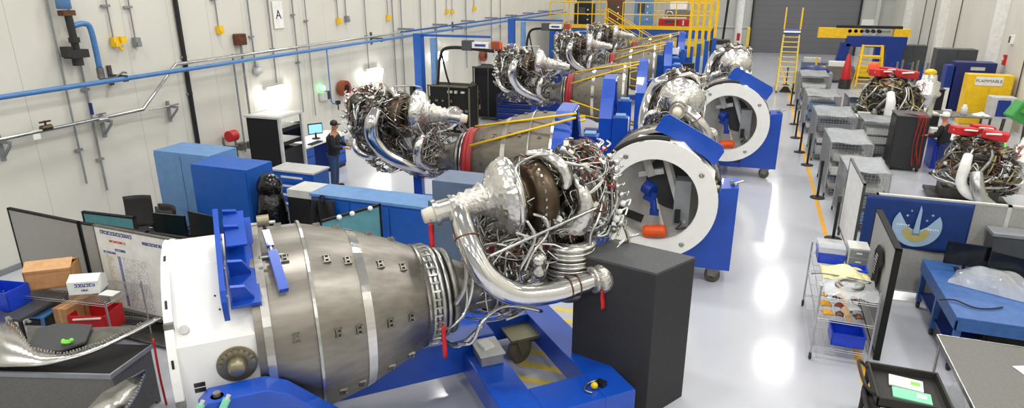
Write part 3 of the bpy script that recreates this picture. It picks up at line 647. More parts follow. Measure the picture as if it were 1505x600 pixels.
# blue line and steel line along the wall
pz = 3.36; bp = thing('air_line', 'long blue pipe running along the left wall', 'pipe', (XL + .45, 2, pz))
m = MB(); m.cyl((0, 0, 0), (0, 44, 0), .05, n=12); m.build('tube', 'blue_pipe', bp)
for y in (5.6, 8.2 - 2 + 4.2 - 2, 19, 26, 34):
    m = MB(); m.bx((-.42, y, .05), (.05, .08, .42)); m.beam((-.42, y, .05), (.05, y, .05), .04, .05); m.bx((0, y, 0), (.06, .1, .13)); m.build('bracket', 'grey_dark', bp)
q = at(645, 258 / 2.5 * 1.0, x=XL + .3)
y1 = at(260, 92, x=XL + .3).y; yb = at(212, 160, x=XL + .3); 
sl_ = thing('steel_line', 'stainless pipe that climbs the left wall and follows the blue pipe', 'pipe', (XL + .3, 0, 0))
pA = at(0, 208, x=XL + .3); pB = at(210, 161, x=XL + .3); pC = at(258, 96, x=XL + .3)
m = MB(); m.tube([(0, 3, pA.z), (0, pB.y, pB.z), (0, pC.y, pC.z + .02), (0, 46, pC.z + .06)], .038, 10, smooth=False); m.build('tube', 'steel', sl_)
for y in (pA.y + .12, at(160, 175, x=XL + .3).y, at(258, 160, x=XL + .3).y):
    m = MB(); z = pA.z - .05; m.bx((-.22, y, z - .12), (.05, .07, .5)); m.beam((-.22, y, z), (.08, y, z), .05, .05); m.beam((-.2, y, z - .3), (.06, y, z - .04), .04, .04); m.build('bracket', 'grey_mid', sl_)
for q in ((68, 188, .0), (150, 176, .1)):
    p = at(q[0], q[1], x=XL + .3); m = MB(); m.cyl((0, p.y - .1, p.z), (0, p.y + .1, p.z), .06, n=12); m.bx((.0, p.y, p.z + .12), (.03, .22, .03)); m.cyl((0, p.y, p.z), (0, p.y, p.z + .14), .02, n=8); m.build('valve', 'bronze' if q[2] == 0 else 'steel', sl_)
p = at(134, 160, x=XL + .3); m = MB(); m.cyl((0, p.y, p.z - .12), (0, p.y, p.z + .12), .035, n=10); lab(m.build('lever', 'navy', sl_), 'dark blue valve lever')
p = at(55, 197, x=XL + .35); m = MB(); m.bx((.02, p.y, p.z - .02), (.01, .14, .18)); m.build('paper_tag', 'paper', sl_)
m = MB(); a = at(220, 162, x=XL + .3); b = at(262, 153, x=XL + .3); m.tube([(0, a.y, a.z), (0, b.y, b.z)], .018, 8, smooth=False); m.build('branch_tube', 'steel', sl_)
# filter assembly with blue bowl and drop pipe
p = at(108, 40, x=XL + .3); fa = thing('air_filter_set', 'blue and black filter and regulator set hanging on the left wall', 'regulator', (XL + .22, p.y, p.z))
m = MB(); m.lathe([(0, 0), (.0, .13), (.35, .13), (.45, .1)], (0, -.05, .35), (0, 0, 1), 20); m.build('bowl', 'blue_pale', fa)
m = MB(); m.bx((0, -.02, .27), (.16, .26, .1)); m.build('head', 'copper', fa)
m = MB(); m.cyl((0, .02, -.5), (0, .0, .25), .07, n=14); m.cyl((0, .02, -.3), (0, .02, -.2), .1, n=14); m.bx((0, 0, -.52), (.22, .4, .16)); m.cyl((0, .0, -.75), (0, .0, -.6), .1, n=14); m.bx((.05, -.22, -.46), (.2, .12, .2)); m.build('regulator', 'rubber', fa)
m = MB(); z0 = pz - p.z; m.tube([(.0, .05, .02), (.02, .3, .05), (.03, .4, -.1), (.03, .42, z0 + .25)], .055, 12); m.build('drop_pipe', 'blue_pipe', fa)
m = MB(); m.cyl((.03, .42, z0 + .05), (.03, .42, z0 + .26), .07, n=12); m.bx((.08, .6, z0), (.08, .5, .09)); m.tube([(.1, .7, z0 + .04), (.14, .85, z0 + .12), (.12, .95, z0 + .1)], .02, 8); m.build('ball_valve', 'steel_dull', fa)
# second blue rail with hangers, drop line
p = at(480, 72, x=XL + .2); q = at(490, 152, x=XL + .15)
t = thing('air_drop', 'thin blue drop pipe with black tap on the left wall', 'pipe', (XL + .2, p.y, 0)); m = MB(); m.tube([(0, 0, p.z), (0, 0, q.z + .1), (0, .1, q.z), (0, .3, q.z)], .022, 8, smooth=False); m.build('tube', 'blue_pipe', t); m = MB(); m.bx((0, .36, q.z), (.1, .16, .12)); m.cyl((0, .36, q.z - .25), (0, .36, q.z), .02, n=8); m.build('tap', 'black', t)
# lamps, strobes, panels, sign
for i, (px, py) in enumerate(((410, 133), (551, 106), (650, 80))):
    p = at(px, py, x=XL + .2); t = thing('wall_lamp', ('brightly glowing wall lamp above the open server rack', 'brightly glowing wall lamp above the nearest strutted engine', 'brightly glowing wall lamp behind the boom post')[i], 'lamp', (XL, p.y, p.z), 0, 'glowing wall lamps')
    m = MB(); m.bx((.08, 0, .1), (.16, .9, .1)); m.build('housing', 'grey_light', t); m = MB(); m.prism([(-.5, .08), (.5, .08), (.42, -.3), (-.42, -.3)], (.2, 0, 0), (0, 1, 0), (0, 0, 1), .06); m.build('lens', 'lamp_glow', t, bevel=.03)
for i, (px, py, lb) in enumerate(((506, 130, 'orange hose reel high on the wall beside the green light'), (711, 82, 'orange hose reel on the wall under the boom'))):
    p = at(px, py, x=XL + .2); t = thing('hose_reel', lb, 'hose reel', (XL + .18, p.y, p.z), 0, 'orange hose reels'); m = MB(); m.cyl((-.1, 0, 0), (.12, 0, 0), .27, n=12); m.build('drum', 'orange_box', t); m = MB(); m.cyl((.121, 0, 0), (.13, 0, 0), .14, n=16); m.build('hub', 'black', t)
    m = MB(); m.tube([(0, .1, -.2), (.02, .14, -.6), (.02, .1, -.8)], .02, 6); m.cyl((.02, .1, -.95), (.02, .1, -.8), .035, n=8); m.build('hose_end', 'orange', t)
p = at(476, 142, x=XL + .1); t = thing('alarm_panel', 'small grey panel with a glowing green light on the left wall', 'panel', (XL + .08, p.y, p.z)); m = MB(); m.bx((0, 0, .0), (.12, .28, .26)); m.build('box', 'grey_light', t); m = MB(); m.bx((.03, .22, .02), (.1, .16, .26)); m.build('switch_box', 'grey_dark', t); m = MB(); m.sph((.03, -.02, .28), .09, 12); m.build('beacon', 'green_glow', t)
p = at(410, 22, x=XL + .06); t = thing('wall_sign', 'white sign with a black letter A on the left wall', 'sign', (XL + .03, p.y, p.z)); m = MB(); m.bx((0, 0, 0), (.02, .42, .75)); m.build('board', 'paper', t); text_mesh('A', .36, frame_M((.012, 0, -.0), (0, 1, 0), (0, 0, 1)), 'black', t)
p = at(354, 58, x=XL + .15); t = thing('junction_box', 'brown junction box on a pipe stub on the left wall', 'box', (XL + .12, p.y, p.z)); m = MB(); m.bx((0, 0, 0), (.2, .3, .3)); m.build('box', 'copper', t, bevel=.02); m = MB(); m.cyl((0, 0, -2.6), (0, 0, -.15), .03, n=8); m.build('pipe', 'grey_mid', t); m = MB(); m.cyl((0, -.35, -3), (0, -.35, -.35), .025, n=8); m.build('pipe', 'grey_mid', t)
p = at(382, 105, x=XL + .15); t = thing('bell', 'pale round bell under a conduit on the left wall', 'bell', (XL + .1, p.y, p.z)); m = MB(); m.lathe([(-.08, .14), (.0, .14), (.06, .12), (.1, .03), (.1, 0)], (0, 0, 0), (1, 0, 0), 20); m.build('gong', 'grey_light', t); m = MB(); m.bx((-.05, 0, .2), (.08, .1, .1)); m.build('box', 'grey_light', t)
p = at(343, 200, x=XL + .3); t = thing('manifold', 'red-handled valve manifold low on the left wall behind the blue cabinets', 'valve', (XL + .25, p.y, p.z)); m = MB(); m.cyl((0, -.12, 0), (0, .12, 0), .15, n=14); m.build('valve_body', 'red', t)
m = MB(); m.tube([(0, -.3, .05), (0, -.3, -.2), (0, .1, -.3), (0, .5, -.3)], .03, 8); m.tube([(0, .1, 0), (0, .1, -.6)], .03, 8); m.bx((0, .3, -.35), (.15, .2, .2)); m.bx((0, .7, -.4), (.2, .2, .2)); m.build('pipework', 'steel_dull', t)
p = at(345, 250, z=0)
# upper cable tray far along the wall
t = thing('pipe_rail', 'upper blue rail with hangers far along the left wall', 'rail', (XL + .7, 22, 3.55)); m = MB(); m.box(-.03, .03, 0, 20, 0, .05); m.build('rail', 'blue_mid', t)
for i in range(7): m = MB(); m.box(-.68, .0, 1 + i * 3, 1.06 + i * 3, .02, .1); m.build('bracket', 'grey_mid', t)

# ------------------------------------------------------------------ cabinets, bench wall
t = thing('storage_cabinet', 'tall pale blue cabinet standing at the left wall', 'cabinet', (-11.5, 9.85, 0)); m = MB(); m.box(0, 1.45, 0, .8, 0, 2.0); m.build('body', 'blue_pale', t, bevel=.01)
m = MB(); m.box(.02, .715, -.02, 0, .08, 1.95); m.build('door', 'blue_pale', t); m = MB(); m.box(.735, 1.43, -.02, 0, .08, 1.95); d = m.build('door', 'blue_pale', t)
t = thing('storage_cabinet', 'royal blue cabinet right of the tall pale blue one', 'cabinet', (-10.02, 9.35, 0)); m = MB(); m.box(0, 1.35, 0, .72, 0, 1.97); m.build('body', 'blue_mid', t, bevel=.01); m = MB(); m.box(.02, 1.33, -.02, 0, .08, 1.92); d = m.build('door', 'blue_mid', t); m = MB(); m.cyl((1.1, -.06, .95), (1.1, -.02, .95), .04, n=14); m.build('handle', 'white', d)
t = thing('garment_bag', 'glossy black bag draped over a dark stand beside the royal blue cabinet', 'bag', (-8.35, 9.55, 0)); m = MB(); m.sph((0, 0, 1.62), .25, 18, (1, .9, 1.1)); m.build('bag', 'black_bag', t); m = MB(); m.lathe([(0, .3), (.5, .32), (1.1, .3), (1.5, .22), (1.6, .1)], (0, 0, 0), (0, 0, 1), 18); m.build('drape', 'black_bag', t)
t = thing('equipment_cabinet', 'black cabinet between the royal blue cabinet and the low blue bench', 'cabinet', (-8.0, 9.6, 0)); m = MB(); m.box(0, .55, 0, .55, 0, 1.45); m.build('body', 'near_black', t); m = MB(); m.box(0, .55, 0, .55, 1.45, 1.6); m.build('top', 'grey_light', t); m = MB(); m.box(.04, .51, -.015, 0, .1, 1.4); m.build('door', 'black', t)
t = thing('bench_cabinet', 'long low blue cabinet between the near engine and the row behind', 'cabinet', (-7.42, 9.55, 0)); m = MB(); m.box(0, 2.5, 0, .6, 0, 1.55); m.build('body', 'blue_mid', t, bevel=.008); m = MB(); m.box(-.02, 2.52, -.02, .62, 1.55, 1.6); m.build('top', 'blue_pale', t)
for k in range(3): m = MB(); m.box(.05 + k * .82, .82 + k * .82, -.02, 0, .1, 1.5); m.build('door', 'blue_mid', t)
p = at(660, 262, y=9.75); t = thing('equipment_box', 'slate grey box standing behind the near pump inlet', 'box', (-4.9, 9.55, 0)); m = MB(); m.box(0, 1.05, 0, .7, 0, p.z - .0); m.build('body', 'grey_slate', t, bevel=.01); m = MB(); m.box(.03, 1.02, -.015, 0, .1, p.z - .1); m.build('door', 'grey_slate', t)
p = at(478, 292, y=9.5); t = thing('jacket', 'black jacket hanging on the front of the low blue cabinet', 'jacket', (p.x, 9.46, p.z)); m = MB(); m.grid((-.22, 0, -.85), (.44, 0, 0), (0, 0, .85), lambda a, b: .05 + .04 * math.sin(a * 14 + b * 4), 12, 10); m.build('body', 'black_cloth', t, solid=.03)
for s in (-1, 1): m = MB(); m.tube([(s * .12, -.06, 0), (s * .2, -.08, -.2), (s * .24, -.09, -.6)], [.06, .06, .045], 10); m.build('sleeve', 'black_cloth', t)
m = MB(); m.torus((0, -.04, .02), (0, 1, 0), .06, .02, 16, 6); m.build('collar', 'black_cloth', t)
# rack, desk, monitors
t = thing('server_rack', 'open black server rack with pale frame by the left wall', 'rack', (-11.6, 12.75, 0)); t.rotation_euler = (0, 0, R(2))
m = MB(); m.box(.0, .95, .0, .04, .1, 2.15); m.box(0, .04, 0, .9, .1, 2.15); m.box(.04, .9, .04, .86, .1, .4); m.build('side_panel', 'near_black', t)
for (x, y) in ((.93, 0), (.93, .88), (0, .88)): m = MB(); m.box(x, x + .06, y - .03, y + .04, 0, 2.18); m.build('post', 'grey_light', t)
m = MB(); m.box(-.03, 1.0, -.04, .94, 2.15, 2.2); m.build('top_panel', 'grey_light', t)
m = MB(); m.box(.1, .85, .1, .8, 2.2, 2.21); m.build('vent', 'white', t)
for z in (.4, .75, 1.05, 1.45, 1.8): m = MB(); m.box(.2, .93, .06, .86, z, z + (.3 if z < 1.4 else .1)); u = m.build('rack_unit', 'black', t)
t = thing('tool_chest', 'blue drawer chest with white drawer labels beside the server rack', 'tool chest', (-10.4, 12.0, 0)); m = MB(); m.box(0, 1.2, 0, .6, .1, 1.1); m.build('body', 'blue_mid', t, bevel=.01); m = MB(); m.box(.05, 1.15, .05, .55, 0, .1); m.build('plinth', 'black', t)
for k in range(4): m = MB(); m.box(.04, 1.16, -.02, 0, .2 + k * .22, .38 + k * .22); d = m.build('drawer', 'blue_mid', t); m = MB(); m.box(.3, .9, -.03, -.02, .3 + k * .22, .35 + k * .22); m.build('label_strip', 'white', d)
m = MB(); m.box(-.02, 1.22, -.02, .62, 1.1, 1.14); m.build('top', 'grey_light', t)
dk = thing('workstation_desk', 'white topped desk with blue drawers by the left wall', 'desk', (-12.1, 14.0, 0)); m = MB(); m.box(0, .85, 0, 2.6, .95, 1.0); m.build('desktop', 'white', dk)
for y in (.1, 1.6): m = MB(); m.box(.1, .8, y, y + .8, .1, .95); q = m.build('pedestal', 'blue_dark', dk)
for y in (.1, 1.6):
    m = MB(); m.box(.12, .78, y + .02, y + .78, 0, .1); m.build('plinth', 'black', dk)
    for z in (.2, .45, .7): m = MB(); m.box(.8, .82, y + .03, y + .77, z, z + .22); m.build('drawer', 'blue_mid', dk)
for i, (yy, w_, lb, on) in enumerate(((.35, .75, 'large black monitor nearest the server rack on the white desk', 0), (1.5, .42, 'small monitor with a lit blue picture on the white desk', 1))):
    t = thing('monitor', lb, 'monitor', (-11.65, 14 + yy, 1.0), R(-35), 'monitors on the white desk'); m = MB(); m.box(-.02, .02, -w_ / 2, w_ / 2, .14, .14 + w_ * .75); m.build('screen', 'screen', t)
    m = MB(); m.box(.021, .024, -w_ / 2 + .02, w_ / 2 - .02, .17, .11 + w_ * .75); m.build('picture', 'screen_on' if on else 'screen', t); m = MB(); m.cyl((0, 0, 0), (0, 0, .2), .03, n=8); m.cyl((0, 0, 0), (0, 0, .02), .12, n=16); m.build('stand', 'black', t)
t = thing('keyboard', 'dark keyboard on the white desk', 'keyboard', (-11.4, 15.0, 1.0)); tag(t, 'dark keyboard on the white desk', 'keyboard'); m = MB(); m.box(0, .16, -.25, .25, 0, .03); m.build('base', 'grey_dark', t)
m = MB()
for a in range(12):
    for b in range(4): m.box(.015 + b * .035, .04 + b * .035, -.235 + a * .039, -.205 + a * .039, .03, .038)
m.build('keys', 'black', t)

# ------------------------------------------------------------------ people
def person(label, loc, rz, h, shirt, pants, cap=None, arms='desk', lean=.1):
    root = thing('person', label, 'person', loc, rz); k = h / 1.78
    bm_v = [(0, 0, .98), (0, .02, 1.15), (0, .03 + lean * .3, 1.38), (0, .03 + lean * .5, 1.48), (0, .02 + lean * .7, 1.56), (0, .03 + lean * .8, 1.63), (0, .04 + lean * .8, 1.72)]
    rad = [.15, .145, .16, .1, .055, .085, .075]; e = [(i, i + 1) for i in range(6)]
    for s in (-1, 1):
        o = len(bm_v); sh = (s * .19, .02 + lean * .4, 1.42)
        if arms == 'desk': el = (s * .26, .12 + lean * .4, 1.17); wr = (s * .17, .36 + lean * .4, 1.12); hd = (s * .15, .44 + lean * .4, 1.12)
        else: el = (s * .26, -.02, 1.14); wr = (s * .25, .08, .9); hd = (s * .25, .1, .83)
        bm_v += [sh, el, wr, hd]; rad += [.07, .048, .032, .034]; e += [(2, o), (o, o + 1), (o + 1, o + 2), (o + 2, o + 3)]
        f0 = o + 3
        for j in range(4):
            n = len(bm_v); sp_ = (j - 1.5) * .02; bm_v += [(hd[0] + sp_, hd[1] + .04, hd[2] - .012), (hd[0] + sp_, hd[1] + .068 + (.008 if j in (1, 2) else 0), hd[2] - .04)]; rad += [.0095, .008]; e += [(f0, n), (n, n + 1)]
        n = len(bm_v); bm_v += [(hd[0] - s * .045, hd[1] + .0, hd[2] - .005), (hd[0] - s * .055, hd[1] + .03, hd[2] - .02)]; rad += [.011, .009]; e += [(f0, n), (n, n + 1)]
        o = len(bm_v); bm_v += [(s * .09, 0, .92), (s * .11, .02, .5), (s * .11, -.02, .09), (s * .12, .1, .05), (s * .125, .17, .04)]; rad += [.1, .062, .042, .045, .03]; e += [(0, o), (o, o + 1), (o + 1, o + 2), (o + 2, o + 3), (o + 3, o + 4)]
    me = bpy.data.meshes.new('body'); me.from_pydata([(x * k, y * k, z * k) for x, y, z in bm_v], e, []); o = bpy.data.objects.new('body', me); col.objects.link(o); o.parent = root
    sk = o.modifiers.new('skin', 'SKIN'); sk.use_smooth_shade = True
    for i, r in enumerate(rad): me.skin_vertices[0].data[i].radius = (r * k * (1.15 if i < 3 else 1), r * k * (.8 if i < 3 else 1))
    me.skin_vertices[0].data[0].use_root = True; o.modifiers.new('sub', 'SUBSURF').levels = 2; o.modifiers['sub'].render_levels = 2
    me.materials.append(MATS['skin'])
    hy = (.04 + lean * .8) * k
    m = MB(); m.M = Matrix.Scale(k, 4); y0 = .02 + lean * .8
    m.sph((0, y0 - .005, 1.7), .098, 18, (.95, 1.05, 1.15)) if cap is None else m.lathe([(0, .098), (.05, .1), (.1, .08), (.125, .03), (.13, 0)], (0, y0, 1.7), (0, 0, 1), 18)
    if cap is None: m.v = [(x, y - .012, z + .012) for x, y, z in m.v]
    if cap: m.prism([(-.08, 0), (.08, 0), (.06, .1), (-.06, .1)], (0, y0 + .07, 1.71), (1, 0, 0), (0, 1, 0), .012)
    m.build('cap' if cap else 'hair', cap or 'hair', root)
    m = MB(); m.M = Matrix.Scale(k, 4); yy = y0 + .1
    m.use('skin').sph((0, yy, 1.655), .014, 8, (1, 1.2, 1.6)); m.use('white').sph((-.032, yy - .012, 1.675), .011, 8); m.sph((.032, yy - .012, 1.675), .011, 8); m.use('copper').bx((0, yy - .008, 1.61), (.045, .01, .01)); m.use('skin').sph((-.09, y0, 1.66), .02, 8, (.5, 1, 1.4)); m.sph((.09, y0, 1.66), .02, 8, (.5, 1, 1.4))
    m.build('face', None, root)
    # clothing
    m = MB(); m.M = Matrix.Scale(k, 4); m.lathe([(0, .2), (.12, .19), (.3, .21), (.44, .215), (.52, .13), (.56, .08)], (0, .01 + lean * .2, .93), (0, lean * .35, 1), 22)
    m.v = [(x * 1.05, y * .8 + .01, z) for x, y, z in m.v]
    for s in (-1, 1):
        if arms == 'desk': m.tube([(s * .17, .02 + lean * .4, 1.43), (s * .22, .05 + lean * .4, 1.34), (s * .265, .12 + lean * .4, 1.17), (s * .19, .31 + lean * .4, 1.13)], [.075, .072, .062, .045], 12)
        else: m.tube([(s * .17, .02, 1.43), (s * .23, .0, 1.34), (s * .265, -.02, 1.14), (s * .25, .06, .95)], [.075, .07, .06, .045], 12)
    m.build('jacket', shirt, root)
    m = MB(); m.M = Matrix.Scale(k, 4); m.lathe([(0, .17), (.15, .175)], (0, .01, .84), (0, 0, 1), 20)
    for s in (-1, 1): m.tube([(s * .085, .0, .92), (s * .1, .015, .7), (s * .112, .02, .5), (s * .112, -.01, .1)], [.115, .1, .078, .066], 14)
    m.build('trousers', pants, root)
    for s in (-1, 1): m = MB(); m.M = Matrix.Scale(k, 4); m.sph((s * .12, .07, .045), .065, 12, (.8, 2.1, .7)); m.build('shoe', 'rubber', root)
    return root
person('person in a black jacket, jeans and dark cap working at the nearest strutted engine', (-10.3, 14.35, 0), R(-75), 1.82, 'black_cloth', 'jeans', 'black', 'desk', .1)
person('person in dark clothes standing between the black cage and the blue tool cart', (-9.7, 22.6, 0), R(200), 1.75, 'black_cloth', 'grey_dark', None, 'down', 0)
person('person in dark clothes with a pale cap behind the tall black rolling cabinet', (5.5, 21.3, 0), R(60), 1.8, 'black_cloth', 'navy', 'white', 'desk', .1)

# ------------------------------------------------------------------ booms and cages beyond
def boom(y, lb, x0, L, h, dirv, label_box):
    t = thing('boom_crane', lb, 'crane', (x0, y, 0), 0, 'blue jib booms with hanging cables'); m = MB(); m.box(-.15, .15, -.15, .15, 0, h + .15); m.build('post', 'blue_mid', t, bevel=.01)
    m = MB(); m.box(-.3, .3, -.3, .3, 0, .04); m.build('base_plate', 'blue_mid', t); m = MB(); m.box(.1, L * .9, -.04, .04, h + .05, h + .13); m.build('jib', 'blue_mid', t)
    m = MB(); m.box(.5, .7, -.1, .1, h - 2.5, h); m.build('mast', 'blue_pale', t)
    m = MB(); m.tube([(.3, -.15, 1.2), (.75, -.2, 1.7), (.9, -.15, h - .7), (1.3, -.15, h - .3), (L, -.15, h - .38)], .06, 8); m.build('cable_arm', 'black', t)
    m = MB(); m.tube([(L, -.15, h - .38), (L + .3, -.1, h - .6), (L + .3, -.1, h - 1.5), (L - .1, 0, h - 2.1)], .05, 8); m.build('hanging_cable', 'black', t); m = MB(); m.tube([(L, -.05, h - .38), (L + .45, 0, h - .8), (L + .4, 0, h - 1.6), (L, 0, h - 2.3)], .04, 8); m.build('hanging_cable', 'black', t); m = MB(); m.tube([(.9, 0, h - .5), (1.1, 0, h - 1.4), (1.4, .1, h - 2.2)], .035, 8); m.build('hanging_cable', 'black', t)
    m = MB(); m.bx((L - 1.1, -.15, h - .2), (.35, .3, .34)); m.build('trolley', 'grey_dark', t); m = MB(); m.bx((L - .6, -.15, h - .18), (.62, .2, .2)); q = m.build('light_box', 'white', t)
    m = MB(); m.bx((L - .6, -.256, h - .18), (.4, .01, .08)); m.build('blue_lettering', 'ink_blue', q)
    m = MB(); m.bx((L - .05, -.15, h - .17), (.3, .26, .28)); m.build('motor_box', 'orange_box', t, bevel=.03); m = MB(); m.bx((L + .12, -.15, h - .17), (.06, .2, .22)); m.build('motor_cap', 'orange', t)
    m = MB(); m.bx((-.25, -.1, 1.5), (.15, .3, .4)); m.build('switch', 'black', t)
p = at(617, 60, y=21.5)
boom(21.5, 'nearer blue jib boom with black cables and an orange motor box', at(617, 100, y=21.5).x, 3.1, at(640, 56, y=21.5).z, 1, 1)
boom(31., 'farther blue jib boom with black cables and an orange motor box', at(752, 60, y=31).x, 2.9, at(760, 32, y=31).z, 1, 0)
for i, (x0, x1, y0, y1, h, lb) in enumerate(((-10.8, -9.15, 21.0, 21.8, 1.85, 'black wire cage full of white fittings behind the nearest strutted engine'), (-10.4, -9.1, 24.2, 25.2, 2.15, 'tall black cabinet behind the black wire cage'))):
    t = thing('wire_cage' if i == 0 else 'black_cabinet', lb, 'cage' if i == 0 else 'cabinet', (x0, y0, 0)); W_ = x1 - x0; D = y1 - y0
    m = MB(); m.box(.03, W_ - .03, .15, D, .1, h - .04); m.build('body', 'near_black', t)
    m = MB()
    for x in (0, W_ - .05): m.box(x, x + .05, 0, .05, 0, h); m.box(x, x + .05, D - .05, D, 0, h)
    m.box(0, W_, 0, .05, h - .05, h); m.box(0, W_, 0, .05, .1, .15); m.box(0, W_, D - .05, D, h - .05, h); m.box(W_ / 2, W_ / 2 + .04, 0, .04, .1, h); m.build('frame', 'olive' if i == 0 else 'grey_dark', t)
    if i == 0:
        rg = random.Random(2)
        for k in range(16): m = MB(); m.bx((rg.uniform(.1, W_ - .1), .1, .3 + (k % 5) * .33), (rg.uniform(.06, .2), .08, rg.uniform(.04, .1))); m.build('fitting', rg.choice(('white', 'grey_light', 'steel_dull')), t)
t = thing('tool_cart', 'navy tool cart with a clear plastic bag on top behind the strutted engines', 'tool cart', (-9.3, 24.0, 0)); m = MB(); m.box(0, 1.5, 0, .7, .12, 1.15); m.build('body', 'navy', t, bevel=.01)
for k in range(4): m = MB(); m.box(.03, 1.47, -.03, 0, .25 + k * .2, .4 + k * .2); d = m.build('drawer', 'blue_dark', t); m = MB(); m.box(.05, 1.45, -.045, -.03, .38 + k * .2, .4 + k * .2); m.build('handle', 'steel', d)
tag(MB().sph((-8.6, 24.3, 1.4), .45, 20, (1.3, .8, .75)).build('plastic_bag', 'plastic_bag'), 'clear plastic bag heaped on the navy tool cart', 'bag')
t = thing('cabinet', 'blue cabinet behind the clear bag on the navy cart', 'cabinet', (-8.9, 26.5, 0)); m = MB(); m.box(0, 1.8, 0, .7, 0, 1.7); m.build('body', 'navy', t, bevel=.01); m = MB(); m.box(.05, 1.75, -.02, 0, .1, 1.6); m.build('door', 'blue_dark', t)

# ------------------------------------------------------------------ mezzanine
MY, MZ = 41., 2.78
mz = thing('mezzanine', 'yellow railed blue mezzanine platform across the hall with a stair', 'platform', (-12.2, MY, 0)); W_ = 9.9
m = MB(); m.box(0, W_, 0, 6, MZ - .1, MZ); m.build('deck', 'grey_mid', mz); m = MB(); m.box(0, W_, -.06, 0, MZ - .14, MZ + .08); m.build('toe_board', 'yellow', mz)
m = MB(); m.box(0, W_, 0, .2, MZ - .62, MZ - .14); m.build('edge_beam', 'blue_mid', mz); m = MB(); m.box(6.6, 9.7, -.2, -.05, 1.6, 2.0); m.build('warning_board', 'yellow_pale', mz)
for x in (.1, 3.2, 6.4, 9.7):
    for y in (.1, 5.6): m = MB(); m.box(x - .12, x + .12, y - .12, y + .12, 0, MZ - .1); m.build('column', 'blue_mid', mz)
for y0 in (0, 5.95):
    for a, b in ((0, 3.6), (4.6, W_)):
        m = MB(); n_ = int((b - a) / 1.2) + 1
        for i in range(n_ + 1): x = a + (b - a) * i / n_; m.cyl((x, y0, MZ), (x, y0, MZ + 1.4), .03, n=8)
        for z in (.7, 1.4): m.cyl((a, y0, MZ + z), (b, y0, MZ + z), .03, n=8)
        m.build('railing', 'yellow', mz)
m = MB()
for s in (0, .9): m.beam((3.7, -s, MZ), (8.0, -s, .1 + .3), .05, .22)
m.build('stair_stringer', 'yellow_pale', mz)
for i in range(14): f_ = (i + .5) / 14; m = MB(); m.bx((3.7 + 4.3 * f_, -.45, MZ - (MZ - .35) * f_), (.26, .85, .04)); m.build('tread', 'steel_dull', mz)
for s in (0, .9):
    m = MB()
    for z in (.55, 1.05): m.cyl((3.7, -s, MZ + z), (8.0, -s, .35 + z), .028, n=8)
    for i in range(5): f_ = i / 4; m.cyl((3.7 + 4.3 * f_, -s, MZ - (MZ - .35) * f_), (3.7 + 4.3 * f_, -s, MZ - (MZ - .35) * f_ + 1.05), .028, n=8)
    m.build('stair_rail', 'yellow', mz)
# things on and under the mezzanine
rg = random.Random(8)
for i, (x, w_, h, mt, nm, lb) in enumerate(((-10.4, 1.2, 1.5, 'black', 'machine', 'black machine on the mezzanine left of the stair head'), (-8.4, 1., 1.8, 'copper', 'machine', 'brown machine on the mezzanine at the stair head'), (-6.6, 1.1, 1.9, 'blue_pale', 'machine', 'pale blue machine on the mezzanine right of the stair head'), (-4.6, 2.0, .5, 'red', 'crate', 'red crate on the mezzanine deck'))):
    t = thing(nm, lb, nm, (x, MY + 1.4, MZ)); m = MB(); m.box(-w_ / 2, w_ / 2, 0, .8, 0, h * .85); m.build('body', mt, t, bevel=.03); m = MB(); m.box(-w_ * .4, w_ * .3, .1, .7, h * .85, h); m.build('cover', 'grey_light' if i != 0 else 'grey_dark', t)
    m = MB(); m.box(-w_ * .3, w_ * .1, -.03, 0, h * .4, h * .7); m.build('panel', 'grey_dark', t)
    for k in range(3): m = MB(); m.cyl((w_ * .25, -.05, h * (.2 + .2 * k)), (w_ * .25, 0, h * (.2 + .2 * k)), .05, n=10); m.build('knob', 'white', t)
t = thing('machine', 'white topped silver machine behind the red crate on the mezzanine', 'machine', (-4.6, MY + 2.6, MZ)); m = MB(); m.box(-.8, .8, 0, .8, 0, .9); m.build('body', 'steel_dull', t); m = MB(); m.box(-.5, .5, 0, .7, .95, 1.4); m.build('hood', 'white', t); m = MB(); m.torus((-.5, -.05, .6), (0, 1, 0), .2, .05); m.build('wheel', 'steel', t)
for i, x in enumerate((-11.2, -3.2)): t = thing(('work_light', 'gantry_frame')[i], ('work light on the left of the mezzanine', 'yellow frame on the right of the mezzanine')[i], 'light' if i == 0 else 'frame', (x, MY + .8, MZ)); m = MB(); m.cyl((0, 0, 0), (0, 0, 1.5), .04, n=8); m.build('pole', 'yellow', t); m = MB(); m.bx((0, 0, 1.5), (1.4 if i else .4, .1, .12)); m.build('head', 'yellow', t); m = MB(); m.bx((0, 0, .02), (.5, .5, .04)); m.build('foot', 'yellow', t)
# tall blue and yellow lifting machine right of the mezzanine
t = thing('lifting_tower', 'tall blue machine with yellow uprights at the right end of the mezzanine', 'machine', (-2.05, 32.5, 0))
for i in range(5): m = MB(); x = -1.1 + i * .32; m.box(x, x + .2, i * .5, i * .5 + .25, 0, 2.3 + .1 * i); m.build('blue_column', 'blue_mid', t)
for i in range(5): m = MB(); x = -.35 + i * .26; m.box(x - .5, x - .36, .4 + i * .5, .55 + i * .5, 1.9, 6.0); m.build('yellow_upright', 'yellow', t)
m = MB(); m.box(-1.2, .6, -.1, 2.6, 0, .4); m.build('base', 'blue_dark', t); m = MB(); m.box(-2.2, -1.2, .0, .5, .0, 2.0); m.sph((-1.6, .2, 2.1), .35, 14); m.build('gearbox', 'blue_mid', t)
m = MB(); m.box(-.9, -.4, -.4, -.1, .3, 1.7); m.build('pump_block', 'rubber', t); m = MB(); m.box(-1.75, -1.15, -.35, -.3, 2.1, 2.4); m.build('data_plate', 'paper', t)
